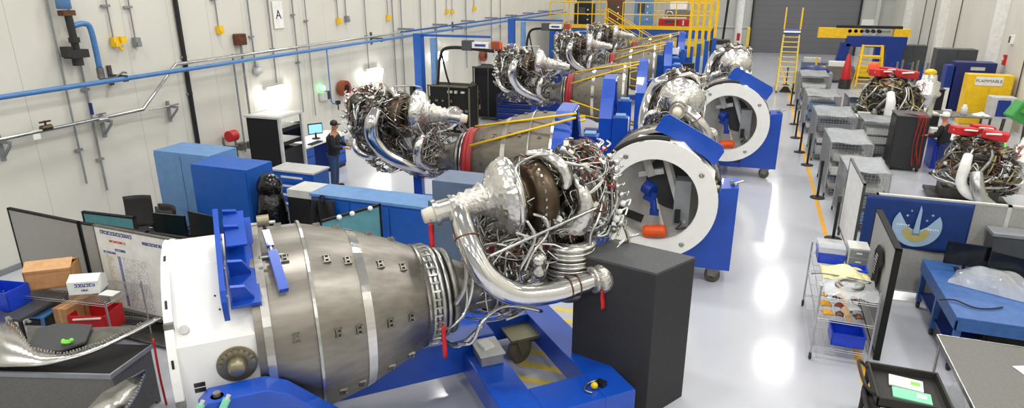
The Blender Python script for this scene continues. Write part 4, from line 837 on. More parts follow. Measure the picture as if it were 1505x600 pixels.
p = at(1062, 80, y=36.5); t = thing('control_cabinet', 'black control cabinet on its cable post right of the blue tower', 'cabinet', (p.x, 36.5, 0)); m = MB(); m.box(-.5, .4, 0, .5, 0, 1.9); m.build('body', 'black', t, bevel=.02); m = MB(); m.box(-.7, .3, -.2, .4, 1.9, 2.5); b = m.build('console', 'rubber', t, bevel=.05); m = MB(); m.box(-.45, .05, -.23, -.2, 2.05, 2.25); m.build('screen', 'grey_light', b)
m = MB(); m.cyl((-.1, .6, 2.3), (.1, .6, 7), .06, n=8); m.build('cable_drop', 'black', t)
p = at(1092, 70, y=46); t = thing('fire_point', 'white pipe column with a red marked extinguisher sign beside the big door', 'pipe', (-.95, 50, 0)); m = MB(); m.cyl((0, 0, 0), (0, 0, 9), .2, n=16); m.build('pipe', 'white', t); m = MB(); m.bx((0, -.22, 1.7), (.22, .04, .5)); m.build('red_mark', 'red', t)
t = thing('bollard', 'yellow bollard at the left of the big door', 'bollard', (-.35, 55, 0)); m = MB(); m.cyl((0, 0, 0), (0, 0, 2.0), .14, n=14); m.sph((0, 0, 2.0), .14, 14, (1, 1, .5)); m.build('post', 'yellow_pale', t)

# ------------------------------------------------------------------ left foreground office corner
def partition(name, lb, p0, p1, z0, z1, mt='grey_panel', tk=.05, ft='near_black', sections=1, group=None):
    p0 = Vector((p0[0], p0[1], 0)); p1 = Vector((p1[0], p1[1], 0)); d = p1 - p0; L = d.length
    t = thing(name, lb, 'partition', p0, math.atan2(d.y, d.x), group); w_ = L / sections
    for i in range(sections):
        m = MB(); m.box(i * w_ + .03, (i + 1) * w_ - .03, -tk / 2 + .005, tk / 2 - .005, z0, z1 - .03); m.build('panel', mt, t)
    m = MB()
    for i in range(sections + 1): m.box(max(0, i * w_ - .03), min(L, i * w_ + .03), -tk / 2 - .004, tk / 2 + .004, 0, z1)
    m.box(0, L, -tk / 2 - .004, tk / 2 + .004, z1 - .03, z1); m.box(0, L, -tk / 2, tk / 2, z0, z0 + .03); m.build('frame', ft, t); return t
pt = 1.7
a = at(12, 305, z=pt); b = at(116, 326, z=pt); c = at(322, 357, z=pt)
partition('partition', 'grey fabric partition with black edge behind the cardboard box', (a.x, a.y), (b.x, b.y), .1, pt)
partition('partition', 'grey fabric partition with black edge behind the whiteboard', (b.x + .03, b.y), (c.x, c.y + .02), .1, pt, sections=2)
a = at(113, 313, z=1.75); b = at(190, 322, z=1.75); partition('partition', 'low greenish glass topped partition by the black chairs', (a.x, a.y + .1), (b.x, b.y + .1), .1, 1.75, 'teal', sections=1)
a = at(470, 342, z=1.8); b = at(558, 286, z=1.8)
t = thing('glass_board', 'teal glass board with a black frame and silver clips', 'board', (0, 0, 0)); a = at(470, 338, y=8.2); b = at(558, 287, y=9.3); d = Vector((b.x - a.x, b.y - a.y, 0)); t.location = (a.x, a.y, 0); t.rotation_euler = (0, 0, math.atan2(d.y, d.x)); L = d.length; zt = (a.z + b.z) / 2
m = MB(); m.box(0, L, -.01, .01, .8, zt - .03); m.build('glass', 'teal', t); m = MB(); m.box(0, L, -.02, .02, zt - .04, zt); m.box(L - .04, L, -.02, .02, .1, zt); m.box(0, .04, -.02, .02, .1, zt); m.build('frame', 'black', t)
for x in (.35, L * .5, L * .8): m = MB(); m.sph((x, -.04, zt - .02), .045, 12); m.build('clip', 'white', t)
# whiteboard
a = at(137, 330, z=1.75); b = at(245, 350, z=1.75); d = Vector((b.x - a.x, b.y - a.y, 0)); L = d.length
wb = thing('whiteboard', 'white schedule board with blue printed headings and a table of marks', 'whiteboard', (a.x, a.y, 0), math.atan2(d.y, d.x)); z0 = at(165, 463, x=a.x + .1, ).z if False else .36
m = MB(); m.box(0, L + .3, 0, .03, z0, 1.72); bd = m.build('board', 'paper', wb, bevel=.004)
m = MB(); m.box(-.02, L + .32, -.01, .04, 1.72, 1.75); m.box(-.02, 0, -.01, .04, .1, 1.75); m.box(L + .3, L + .32, -.01, .04, .1, 1.75); m.box(0, L + .3, -.06, 0, z0 - .03, z0); m.box(-.02, L + .32, -.3, .3, .06, .1); m.build('frame', 'steel_dull', wb)
rg = random.Random(4)
def glyphs(m, x0, x1, z, h, y=-.004):
    x = x0
    while x < x1:
        w_ = h * rg.uniform(.45, .75); k = rg.randrange(4)
        if k != 1: m.box(x, x + w_ * .28, y, 0, z, z + h)
        if k != 2: m.box(x, x + w_, y, 0, z + h * .72, z + h)
        if k != 0: m.box(x + w_ * .7, x + w_, y, 0, z, z + h)
        m.box(x, x + w_, y, 0, z + (h * .4 if k == 3 else 0), z + (h * .6 if k == 3 else h * .2)); x += w_ * 1.3
m = MB(); m.use('ink_blue'); glyphs(m, .12, .78, 1.62, .06); glyphs(m, 1.0, 1.4, 1.56, .05); glyphs(m, .38, .6, 1.36, .04); glyphs(m, .1, .36, 1.3, .035)
m.use('ink_red'); glyphs(m, .28, .62, 1.5, .035)
for r in range(36):
    z = 1.26 - r * .024
    m.use('khaki').box(.14, .14 + rg.uniform(.05, .16), -.003, 0, z, z + .006); m.use('ink_blue').box(.4, .46, -.003, 0, z, z + .014)
    for c_ in range(16):
        if rg.random() < .6: m.use(rg.choice(('ink_blue', 'ink_blue', 'grey_mid', 'green'))).box(.5 + c_ * .032, .515 + c_ * .032, -.003, 0, z, z + .006)
lab(m.build('lettering', None, bd), 'blue, red and green printed schedule')
a = at(160, 358, y=6.72); tag(MB().bx((a.x, 6.72, a.z), (.5, .01, .55), (0, 0, .0)).build('paper_sheet', 'paper'), 'speckled white sheet pinned to the grey partition left of the schedule board', 'paper')
# office chairs and clutter behind the partition
def chair(lb, loc, rz, hi=1.0):
    t = thing('office_chair', lb, 'chair', loc, rz, 'black office chairs'); m = MB(); m.grid((-.24, .22, .55), (.48, 0, 0), (0, .08, hi - .5), lambda a, b: .09 * (2 * a - 1) ** 2 - .03 * math.sin(b * 3), 10, 8); m.build('backrest', 'rubber', t, solid=.05)
    m = MB(); m.bx((0, 0, .48), (.5, .48, .09)); m.build('seat', 'black', t, bevel=.03); m = MB(); m.cyl((0, 0, .12), (0, 0, .45), .03, n=10); m.build('post', 'black', t)
    for i in range(5): a_ = i * 2 * PI / 5; m = MB(); m.beam((0, 0, .12), (.3 * math.cos(a_), .3 * math.sin(a_), .08), .04, .03); l = m.build('leg', 'black', t); m = MB(); m.sph((.3 * math.cos(a_), .3 * math.sin(a_), .035), .035, 8); m.build('castor', 'rubber', l)
    for s in (-1, 1): m = MB(); m.tube([(s * .22, .1, .45), (s * .3, .1, .5), (s * .3, .08, .68), (s * .3, -.1, .7)], .02, 8); m.build('armrest', 'black', t)
for i, (px, py, rz, lb) in enumerate(((196, 305, 30, 'black office chair nearest the left wall conduits'), (228, 312, -10, 'black office chair in the middle of the three by the blue cabinet'), (258, 306, 170, 'black office chair right in front of the pale blue cabinet'))):
    p = at(px, py, z=1.05); chair(lb, (p.x, p.y, 0), R(rz), 1.05 + (.1 if i == 0 else 0))
t = thing('office_desk', 'dark desk behind the partition below the pale blue cabinet', 'desk', (-9.6, 7.7, 0)); m = MB(); m.box(-1.2, 2.2, 0, .9, .72, .76); m.build('desktop', 'black', t)
for x in (-1.15, 2.1): m = MB(); m.box(x, x + .05, .05, .85, 0, .72); m.build('leg', 'black', t)
for i, (x, lb) in enumerate(((.35, 'black computer screen seen over the partition, left one'), (1.1, 'black computer screen seen over the partition, right one'))):
    t = thing('monitor', lb, 'monitor', (-9.6 + x, 8.0, .76), R(5 - 12 * i), 'screens over the partition'); m = MB(); m.box(-.33, .33, -.02, .02, .3, .72 + .1 * i); m.build('screen', 'screen', t); m = MB(); m.cyl((0, .03, 0), (0, .03, .5), .03, n=8); m.box(-.12, .12, -.08, .1, 0, .02); m.build('stand', 'black', t)
p = at(203, 328, z=1.3); t = thing('task_chair', 'dark mesh chair with a silver badge by the low glass partition', 'chair', (p.x, p.y, 0), R(40), 'black office chairs'); m = MB(); m.sph((0, .1, 1.0), .24, 14, (1, .6, .8)); m.build('backrest', 'black_cloth', t); m = MB(); m.bx((0, 0, .48), (.48, .46, .08)); m.build('seat', 'black', t); m = MB(); m.cyl((0, 0, 0), (0, 0, .45), .03, n=8); m.cyl((0, 0, 0), (0, 0, .04), .28, n=5); m.build('base', 'black', t); m = MB(); m.bx((.05, -.06, 1.12), (.06, .02, .05)); m.build('badge', 'white', t)
# wire shelf unit with boxes
def wire_shelf(m, x0, x1, y0, y1, z, step=.05):
    for y in (y0, y1): m.cyl((x0, y, z), (x1, y, z), .006, n=5); m.cyl((x0, y, z - .03), (x1, y, z - .03), .005, n=5)
    for x in (x0, x1): m.cyl((x, y0, z), (x, y1, z), .006, n=5); m.cyl((x, y0, z - .03), (x, y1, z - .03), .005, n=5)
    n = int((x1 - x0) / step)
    for i in range(n + 1): x = x0 + (x1 - x0) * i / n; m.beam((x, y0, z + .003), (x, y1, z + .003), .004, .004)
    for y in (y0 + (y1 - y0) / 3, y0 + 2 * (y1 - y0) / 3): m.beam((x0, y, z - .003), (x1, y, z - .003), .006, .006)
    return m
SH = Vector((-10.0, 5.6, 0)); SR = R(8)
sh = thing('wire_shelf', 'chrome wire shelf carrying the cardboard box and the white box', 'shelf', SH, SR)
for z in (.35, .95): wire_shelf(MB(), 0, 1.75, 0, .7, z).build('wire_deck', 'wire', sh)
for x in (0, 1.75):
    for y in (0, .7): m = MB(); m.cyl((x, y, 0), (x, y, 1.0), .014, n=8); m.build('post', 'wire', sh)
MS = Matrix.Translation(SH) @ Matrix.Rotation(SR, 4, 'Z')
def on(x, y, z=0): return (MS @ Vector((x, y, z)))[:]
p = at(68, 420, z=.96)
t = thing('cardboard_box', 'open brown cardboard box on the wire shelf', 'box', on(.3, .1, .965), SR + R(30)); m = MB()
m.box(0, .62, 0, .02, 0, .3); m.box(0, .62, .4, .42, 0, .3); m.box(0, .02, 0, .42, 0, .3); m.box(.6, .62, 0, .42, 0, .3); m.box(0, .62, 0, .42, 0, .02); m.box(.0, .62, .0, .42, .26, .27); m.build('carton', 'cardboard', t)
m = MB(); m.prism([(0, 0), (.62, 0), (.62, .22), (0, .22)], (0, 0, .3), (1, 0, 0), (0, .85, .45), .008); m.build('flap', 'cardboard_lt', t); m = MB(); m.prism([(0, 0), (.62, 0), (.62, .22), (0, .22)], (0, .42, .3), (1, 0, 0), (0, -.7, .2), .008); m.build('flap', 'cardboard_lt', t)
t = thing('shipping_box', 'white box with dark blue lettering on the wire shelf', 'box', on(1.02, .12, .965), SR + R(22)); m = MB(); m.prism([(0, 0), (.3, 0), (.3, .18), (.15, .26), (0, .2)], (0, .3, 0), (0, -1, 0), (0, 0, 1), -.42) ; 
m = MB(); m.prism([(0, 0), (.3, 0), (.3, .2), (.15, .27), (0, .2)], (0, 0, 0), (0, 1, 0), (0, 0, 1), .42); m.build('carton', 'white', t, bevel=.004)
m = MB(); m.use('ink_blue'); glyphs(m, .1, .38, .12, .05, -.004); glyphs(m, .18, .27, .05, .03, -.004); m.build('lettering', None, t)
t = thing('parts_bin', 'open red plastic bin with a white rail under the wire shelf top', 'bin', on(1.0, .02, .36), SR + R(10)); m = MB()
m.box(0, .56, 0, .015, 0, .32); m.box(0, .56, .43, .445, 0, .32); m.box(0, .015, 0, .445, 0, .32); m.box(.545, .56, 0, .445, 0, .32); m.box(0, .56, 0, .445, 0, .015); m.build('tub', 'red', t, bevel=.006); m = MB(); m.beam((.1, -.02, .27), (.52, -.02, .3), .02, .02); m.build('rail', 'white', t); m = MB(); m.bx((.15, -.006, .15), (.1, .01, .06)); m.build('label', 'paper', t)
for i in range(2): t = thing('cardboard_box', ('brown carton just left of the red bin', 'brown carton at the back left of the red bin')[i], 'box', on(.74 - .02 * i, .05 + .33 * i, .36), SR); m = MB(); m.box(0, .24, 0, .3, 0, .4); m.build('carton', 'cardboard', t); m = MB(); m.box(.1, .14, -.003, .303, .15, .403); m.build('tape', 'cardboard_lt', t)
t = thing('toolbox', 'black case at the left end of the lower wire shelf', 'case', on(.08, .1, .36), SR); m = MB(); m.box(0, .6, 0, .45, 0, .26); m.build('shell', 'black', t, bevel=.03); m = MB(); m.tube([(.2, -.02, .15), (.2, -.05, .17), (.4, -.05, .17), (.4, -.02, .15)], .012, 6); m.build('handle', 'black', t)
tag(MB().bx(on(1.55, .3, .97), (.24, .16, .012), (0, 0, SR)).build('paper_sheet', 'paper'), 'white sheet lying at the right end of the wire shelf', 'paper')
# blue bin and blue stool at far left
p = at(14, 440, z=.95); t = thing('parts_bin', 'royal blue plastic bin at the left edge of the picture', 'bin', (p.x - .35, p.y - .2, .82), R(10)); m = MB(); m.box(0, .5, 0, .015, 0, .3); m.box(0, .5, .36, .375, 0, .3); m.box(0, .015, 0, .375, 0, .3); m.box(.485, .5, 0, .375, 0, .3); m.box(0, .5, 0, .375, 0, .015); m.build('tub', 'blue_bin', t, bevel=.006); m = MB(); m.box(-.01, .51, -.012, 0, .27, .3); m.build('rim', 'blue_bin', t)
t = thing('side_table', 'dark table under the royal blue bin', 'table', (p.x - .8, p.y - .45, 0), R(10)); m = MB(); m.box(0, 1.3, 0, .9, .78, .82); m.build('tabletop', 'grey_dark', t)
for x in (.03, 1.23):
    for y in (.03, .83): m = MB(); m.box(x, x + .04, y, y + .04, 0, .78); m.build('leg', 'black', t)
p = at(55, 458, z=.7); t = thing('step_stool', 'bright blue step stool between the blue bin and the wire shelf', 'stool', (p.x, p.y, 0), R(12)); m = MB(); m.bx((0, 0, .68), (.42, .3, .04)); m.build('step', 'blue_pipe', t, bevel=.01)
for s in (-1, 1): m = MB(); m.beam((s * .18, -.12, .68), (s * .2, -.2, 0), .04, .03); m.build('leg', 'blue_pipe', t); m = MB(); m.beam((s * .18, .12, .68), (s * .2, .2, 0), .04, .03); m.build('leg', 'blue_pipe', t)
# bare metal nozzle segment on the dark bench
bz = .85
bn = thing('workbench', 'dark grey topped workbench at the lower left under the curved metal part', 'workbench', (0, 0, 0))
A = at(0, 548, z=bz); B = at(162, 552, z=bz); Cc = at(222, 508, z=bz); Dd = at(0, 470, z=bz)
U = (B - A).normalized(); V = (Cc - B).normalized(); A2 = A - U * 1.4; Wd = (Cc - B).length
m = MB(); P0 = B; m.prism([(0, 0), (-2.6, 0), (-2.6, Wd * 1.02), (0, Wd * 1.02)], (B.x, B.y, bz - .04), U, V, .04); m.build('top', 'near_black', bn)
m = MB(); m.prism([(-2.6, -.01), (0.01, -.01), (.01, Wd * 1.02), (0, Wd * 1.02), (-.02, .02), (-2.6, .02)], (B.x, B.y, bz - .05), U, V, .06); m.build('edge', 'grey_mid', bn)
m = MB(); m.beam(Vector((B.x, B.y, bz - .42)) - U * 2.6 + V * .03, Vector((B.x, B.y, bz - .42)) + V * .03, .03, .74); m.beam(Vector((B.x, B.y, bz - .42)) + V * .03 - U * .02, Vector((B.x, B.y, bz - .42)) + V * Wd * .97 - U * .02, .03, .74); m.build('skirt', 'table_grey', bn)
for q in (B - U * .05 + V * .05, B - U * .05 + V * Wd * .97): m = MB(); m.box(q.x - .03, q.x + .03, q.y - .03, q.y + .03, 0, bz - .05); m.build('leg', 'steel_dull', bn)
def segment(name, lb, pts_o, pts_i, z0, dz, hole, loc_bolts):
    pass
# large flanged sheet: outer edge curve, inner kidney edge
oz = bz + .12
OUT = [(-120, 500), (-60, 532), (0, 538), (60, 536), (120, 524), (180, 498), (236, 468)]
INN = [(-120, 470), (-60, 455), (0, 455), (28, 480), (45, 510), (90, 522), (150, 505), (195, 482), (228, 466)]
def resample(P, n):
    Q = [Vector((a, b)) for a, b in P]; ls = [0]
    for a, b in zip(Q, Q[1:]): ls.append(ls[-1] + (b - a).length)
    o = []
    for i in range(n + 1):
        s = ls[-1] * i / n
        for j in range(len(Q) - 1):
            if s <= ls[j + 1] + 1e-6: t = (s - ls[j]) / (ls[j + 1] - ls[j]); o.append(Q[j].lerp(Q[j + 1], t)); break
    return o
oo = [at(p.x, p.y, z=oz + .02 + (.12 * max(0, (p.x - 120) / 116))) for p in resample(OUT, 40)]; ii = [at(p.x, p.y, z=oz + .04 + (.12 * max(0, (p.x - 120) / 116))) for p in resample(INN, 40)]
fl = thing('nozzle_segment', 'curved bare metal flange section lying on the dark workbench', 'engine part', (A.x, A.y, bz)); loc = Vector((A.x, A.y, bz))
m = MB(); vs = [p - loc for p in oo] + [p - loc for p in ii]; m.add(vs, [(i, i + 1, i + 42, i + 41) for i in range(40)], True); m.build('plate', 'nozzle_bright', fl, solid=.02)
m = MB(); m.tube([p - loc for p in oo[::4]], .016, 8); m.build('rolled_edge', 'steel', fl)
m = MB()
for i in range(14, 38):
    for k in range(2): p = ii[i].lerp(ii[i + 1] if i < 39 else ii[i], k * .5).lerp(oo[i], .12) - loc; m.cyl(p, p + Vector((0, 0, .03)), .011, n=6)
m.build('bolt_row', 'chrome', fl)
m = MB(); cc = [at(x, y, z=bz + .02) - loc for x, y in ((40, 515), (70, 530), (130, 512), (200, 488), (215, 478), (120, 482), (40, 478))]; m.add(cc, [tuple(range(7))], False); m.build('liner_sheet', 'steel_dull', fl, solid=.01)
for q in (at(12, 470, z=oz + .05), at(40, 474, z=oz + .05)): m = MB(); p = q - loc; m.cyl(p, p + Vector((0, 0, .04)), .03, n=10); m.bx(p + Vector((.04, 0, .02)), (.06, .03, .02)); m.build('latch', 'steel', fl)
m = MB(); pts = [at(x, y, z=bz + .05) for x, y in ((42, 512), (55, 486), (85, 478), (136, 480), (126, 505), (90, 518), (60, 520))]; m.add(pts + [p + Vector((0, 0, .03)) for p in pts], [tuple(range(7))[::-1], tuple(range(7, 14))] + [(i, (i + 1) % 7, (i + 1) % 7 + 7, i + 7) for i in range(7)]); tag(m.build('foam_pad', 'grey_dark'), 'dark grey kidney shaped pad inside the curved metal section', 'pad')
p = at(98, 505, z=bz + .1); m = MB(); m.torus(p + Vector((0, 0, .02)), (0, .3, 1), .045, .016, 18, 8); m.sph(p + Vector((-.07, .01, .02)), .025, 8); m.sph(p + Vector((.04, .04, .03)), .03, 8); tag(m.build('tape_roll', 'lime'), 'small lime green tape roll on the dark pad', 'tape')
loc = at(160, 590, z=.9)
t = thing('nozzle_segment', 'second smaller curved metal section leaning at the bottom left edge', 'engine part', loc)
P1 = [at(x, y, z=.92) - loc for x, y in ((120, 612), (150, 580), (185, 560), (212, 545))]; P2 = [at(x, y, z=.86) - loc for x, y in ((170, 620), (190, 600), (205, 575), (214, 550))]
m = MB(); m.add(P1 + P2, [(i, i + 1, i + 5, i + 4) for i in range(3)], True); m.build('plate', 'nozzle_bright', t, solid=.02)
m = MB()
for i in range(18): f_ = i / 17 * 2.99; k = int(f_); p = P2[k].lerp(P2[k + 1], f_ - k) + Vector((0, 0, .02)); m.cyl(p, p + Vector((0, 0, .025)), .01, n=6)
m.build('bolt_row', 'chrome', t)
p0 = at(12, 592, z=.86); 
# red strap and table leg
a = at(228, 494, z=1.0) + Vector((.03, -.06, 0)); m = MB(); m.tube([a, a + Vector((.01, -.02, -.5)), a + Vector((0, 0, -1.0))], .014, 6); tag(m.build('strap', 'red'), 'thin red strap hanging from the tip of the curved metal section', 'strap')
# black box in front of the aisle
bb = thing('crate', 'tall matt black crate standing in front of the open white ring', 'crate', (0, 0, 0)); zt = 2.05
q0, q1, q2, q3 = [at(x, y, z=zt) for x, y in ((905, 343), (1022, 378), (965, 402), (845, 372))]
q0 = q1 + (q3 - q2)
ctr = (q0 + q1 + q2 + q3) / 4; bb.location = (ctr.x, ctr.y, 0); vs = [p - Vector((ctr.x, ctr.y, 0)) for p in (q3, q2, q1, q0)]
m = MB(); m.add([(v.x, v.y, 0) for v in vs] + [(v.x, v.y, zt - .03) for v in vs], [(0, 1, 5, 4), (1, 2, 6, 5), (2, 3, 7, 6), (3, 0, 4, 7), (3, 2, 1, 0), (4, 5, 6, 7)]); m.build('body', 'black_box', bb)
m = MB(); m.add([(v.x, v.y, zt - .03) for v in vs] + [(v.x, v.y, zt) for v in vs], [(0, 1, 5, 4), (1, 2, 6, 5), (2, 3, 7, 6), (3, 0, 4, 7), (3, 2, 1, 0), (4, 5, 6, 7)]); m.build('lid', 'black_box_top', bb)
# grey box and clamp on the near carrier
def onc(t, s, z): return (Matrix.Translation((-5.502, 4.719, 0)) @ Matrix.Rotation(R(43), 4, 'Z') @ Vector((t, -s, z)))[:]
t = thing('parts_box', 'grey plastic box of hardware standing on the near blue carrier', 'box', onc(3.46, .2, .6), R(40)); m = MB(); m.box(-.15, .15, -.2, .2, 0, .15); m.build('tub', 'grey_mid', t, bevel=.015); m = MB(); m.box(-.17, .17, -.22, .22, .15, .17); m.build('lid', 'grey_light', t); m = MB(); m.bx((-.02, .02, .19), (.16, .18, .04), (.1, .1, .3)); m.build('wrapped_part', 'white', t)
t = thing('clamp', 'small steel clamp with a yellow knob lying on the near blue carrier', 'clamp', onc(4.42, 1.36, .6), R(60)); m = MB(); m.tube([(-.12, -.06, .02), (-.14, .04, .02), (-.02, .1, .03), (.12, .06, .03), (.14, -.02, .03)], .014, 8); m.build('bow', 'steel', t); m = MB(); m.sph((-.02, 0, .05), .045, 12); m.build('knob', 'yellow', t); m = MB(); m.bx((.1, 0, .03), (.1, .12, .05), (0, 0, .2)); m.build('jaw', 'steel_dark', t)
rg = random.Random(6)
for i, (t_, s_) in enumerate(((2.95, .75), (4.0, .45))):
    m = MB(); m.M = Matrix.Translation(onc(t_, s_, .012)); m.tube([(rg.uniform(-.3, .3), rg.uniform(-.25, .25), .0) for _ in range(9)], .007, 5); tag(m.build('cable', 'black'), ('thin black cable curled on the floor left of the blue cross beam', 'thin black cable curled on the floor by the large caster')[i], 'cable')
# ------------------------------------------------------------------ right side: stanchions and wire containers
for i, (px, py, nm) in enumerate(((1155, 125, 'farthest'), (1162, 155, 'seventh from the camera'), (1167, 183, 'sixth from the camera'), (1169, 203, 'fifth from the camera'), (1175, 224, 'fourth from the camera'), (1186, 243, 'third from the camera'), (1201, 291, 'second from the camera'), (1224, 352, 'nearest, by the wire cart'))):
    p = at(px, py, z=0); t = thing('stanchion', 'black barrier post on a round base in the aisle, ' + nm, 'barrier post', (p.x, p.y, 0), 0, 'black barrier posts')
    m = MB(); m.lathe([(0, .18), (.025, .175), (.04, .06), (.04, 0)], (0, 0, 0), (0, 0, 1), 24); m.build('base', 'rubber', t); m = MB(); m.cyl((0, 0, .03), (0, 0, .95), .032, n=12); m.build('post', 'black', t); m = MB(); m.cyl((0, 0, .86), (0, 0, 1.0), .042, n=12); m.build('belt_head', 'grey_dark' if i % 2 else 'black', t)
def wire_container(lb, x0, y0, w_, d, h, seed, levels=3):
    t = thing('wire_container', lb, 'container', (x0, y0, 0), 0, 'wire mesh containers along the aisle'); rg = random.Random(seed)
    for x in (0, w_):
        for y in (0, d): m = MB(); m.cyl((x, y, .1), (x, y, h), .016, n=6); c = m.build('post', 'wire', t); m = MB(); m.cyl((x - .015, y, .05), (x + .015, y, .05), .05, n=10); m.build('castor', 'rubber', c)
    for nm, (A_, B_) in (('side_mesh', ((0, 0), (0, d))), ('side_mesh', ((w_, 0), (w_, d))), ('front_mesh', ((0, 0), (w_, 0))), ('rear_mesh', ((0, d), (w_, d)))):
        m = MB(); L = max(abs(A_[0] - B_[0]), abs(A_[1] - B_[1])); n = int(L / .075)
        for k in range(n + 1): f_ = k / n; x = A_[0] + (B_[0] - A_[0]) * f_; y = A_[1] + (B_[1] - A_[1]) * f_; m.beam((x, y, .15), (x, y, h), .007, .007)
        for k in range(int((h - .15) / .075) + 1): z = .15 + k * .075; m.beam((A_[0], A_[1], z), (B_[0], B_[1], z), .007, .007)
        m.build(nm, 'wire', t)
    for k in range(levels):
        z = .2 + k * (h - .35) / levels; m = MB(); m.box(.02, w_ - .02, .02, d - .02, z, z + .02); s_ = m.build('deck', 'steel_dull', t)
        for q in range(3):
            m = MB(); yy = .08 + q * (d - .1) / 3; m.box(.1, w_ - .1, yy, yy + (d - .3) / 3, z + .02, z + rg.uniform(.12, .3)); m.build('tray', rg.choice(('grey_light', 'white', 'grey_mid', 'blue_pale')), s_)
    m = MB(); m.grid((-.02, -.02, h), (w_ + .04, 0, 0), (0, d + .04, 0), lambda a, b: .015 * math.sin(a * 9 + b * 5), 10, 10); m.build('cover', 'tarp', t, solid=.01)
    return t
for i, (x0, y0, w_, d, h, lb) in enumerate(((2.3, 15.4, .85, 1.5, 1.4, 'wire mesh container with a grey cover right behind the white panel'), (2.2, 18.0, .95, 1.9, 1.45, 'wire mesh container second from the white panel in its row'), (2.15, 21.8, 1.1, 1.9, 1.45, 'wire mesh container third from the white panel in its row'),
        (2.15, 26, 1.1, 2.0, 1.4, 'wire mesh container fourth from the white panel in its row'), (2.2, 31, 1.1, 2.2, 1.5, 'wire mesh container farthest down the aisle'), (3.6, 22.6, 1.0, 1.3, 1.2, 'wire mesh container in the second line beside the far test engine'), (3.7, 27.5, 1.0, 1.3, 1.2, 'wire mesh container in the second line near the blue crane fixture'))):
    wire_container(lb, x0, y0, w_, d, h, i)
t = thing('shipping_crate', 'purple-blue draped stack at the far end of the wire containers', 'crate', (2.3, 35.5, 0)); m = MB(); m.box(0, 1.6, 0, 1, 0, 1.1); m.build('body', 'grey_mid', t, bevel=.02); m = MB(); m.sph((.8, .5, 1.15), .7, 14, (1, .7, .4)); m.build('cover', 'navy', t)
# white panel and grey end panel
partition('panel', 'white leaning display panel between the wire containers and the flag partition', (2.27, 13.1), (2.27, 15.1), .2, 1.76, 'paper', .04, 'grey_dark')
ep = partition('partition', 'grey end partition with a black T-shirt hanging on it beside the wire cart', (2.25, 9.7), (2.27, 11.55), .08, 1.78, 'grey_panel', .08, 'near_black')
sh_ = thing('shirt', 'black T-shirt with pale printing hanging on the grey end partition', 'shirt', (2.165, 10.45, 1.5)); m = MB()
m.prism([(-.14, 0), (-.05, .02), (.05, .02), (.14, 0), (.3, -.16), (.24, -.25), (.17, -.2), (.18, -.62), (-.18, -.62), (-.17, -.2), (-.24, -.25), (-.3, -.16)], (0, 0, 0), (0, -1, 0), (0, 0, 1), -.02); m.build('body', 'black_cloth', sh_)
m = MB(); m.use('grey_light'); rg = random.Random(1)
for k in range(7): m.box(-.024, -.021, -.09 + .01 * k, .02 + rg.uniform(0, .07), -.12 - k * .05, -.1 - k * .05)
m.build('print', None, sh_)
# flag partition
Yf = 12.2; f0 = at(1270, 278, y=Yf); f1 = at(1560, 299, y=Yf)
fp = partition('partition', 'long grey fabric partition carrying the dark blue flag', (2.32, Yf), (6.2, Yf), .1, 1.86, 'grey_panel', .06, 'grey_light', 2)
a = at(1276, 281, y=Yf - .05); b = at(1436, 293, y=Yf - .05); c_ = at(1425, 370, y=Yf - .05)
fw = b.x - a.x; fhh = (a.z + b.z) / 2 - c_.z
fg = thing('flag', 'dark blue flag with a round rocket emblem hung on the partition', 'flag', (a.x, Yf - .05, 1.83)); m = MB(); m.grid((0, 0, -fhh), (fw, 0, 0), (0, 0, fhh), lambda u, v: .012 * math.sin(u * 11 + v * 2) * (1 - v) + .004 * math.sin(u * 37), 40, 12); m.build('cloth', 'flag_blue' if 'flag_blue' in MATS else 'blue_dark', fg, solid=.004)
e = at(1347, 332, y=Yf - .05); ex, ez = e.x - a.x, e.z - 1.83; er = .37
em = MB(); em.M = Matrix.Translation((ex, -.03, ez)); rg = random.Random(9)
arc = [(er * math.cos(R(q)), er * math.sin(R(q))) for q in range(-218, 40, 6)]
em.use('emblem_pale').prism(arc + [(.15, .0), (.06, -.06), (-.06, -.06), (-.15, .0)], (0, 0, 0), (1, 0, 0), (0, 0, 1), .006)
em.use('khaki').prism([(-.22, -.1), (-.14, -.03), (-.08, -.09), (0, -.05), (.08, -.09), (.14, -.03), (.22, -.1), (.14, -.24), (0, -.29), (-.14, -.24)], (0, -.008, 0), (1, 0, 0), (0, 0, 1), .004)
em.use('grey_mid').prism([(-.06, -.16), (.06, -.16), (.05, -.04), (-.05, -.04)], (0, -.013, 0), (1, 0, 0), (0, 0, 1), .003)
em.use('emblem_pale').prism([(-.045, -.12), (.045, -.12), (.035, .1), (.03, .3), (.0, .38), (-.01, .3), (-.03, .1)], (0, -.017, 0), (1, 0, 0), (0, 0, 1), .004)
for sx, sz, r in ((-.17, .18, .03), (-.12, .27, .022), (.13, .12, .026), (.2, .22, .028)):
    em.prism([(sx, sz - r), (sx + r * .4, sz), (sx, sz + r), (sx - r * .4, sz)], (0, -.005, 0), (1, 0, 0), (0, 0, 1), .003); em.prism([(sx - r, sz), (sx, sz - r * .4), (sx + r, sz), (sx, sz + r * .4)], (0, -.006, 0), (1, 0, 0), (0, 0, 1), .003)
em.use('white'); 
for k in range(6): em.box(-.31 + k * .035, -.29 + k * .035, -.01, -.006, -.005, .02); em.box(.13 + k * .035, .15 + k * .035, -.01, -.006, -.045, -.02)
lab(em.build('emblem', None, fg), 'pale round emblem with a rocket, stars and golden flames')
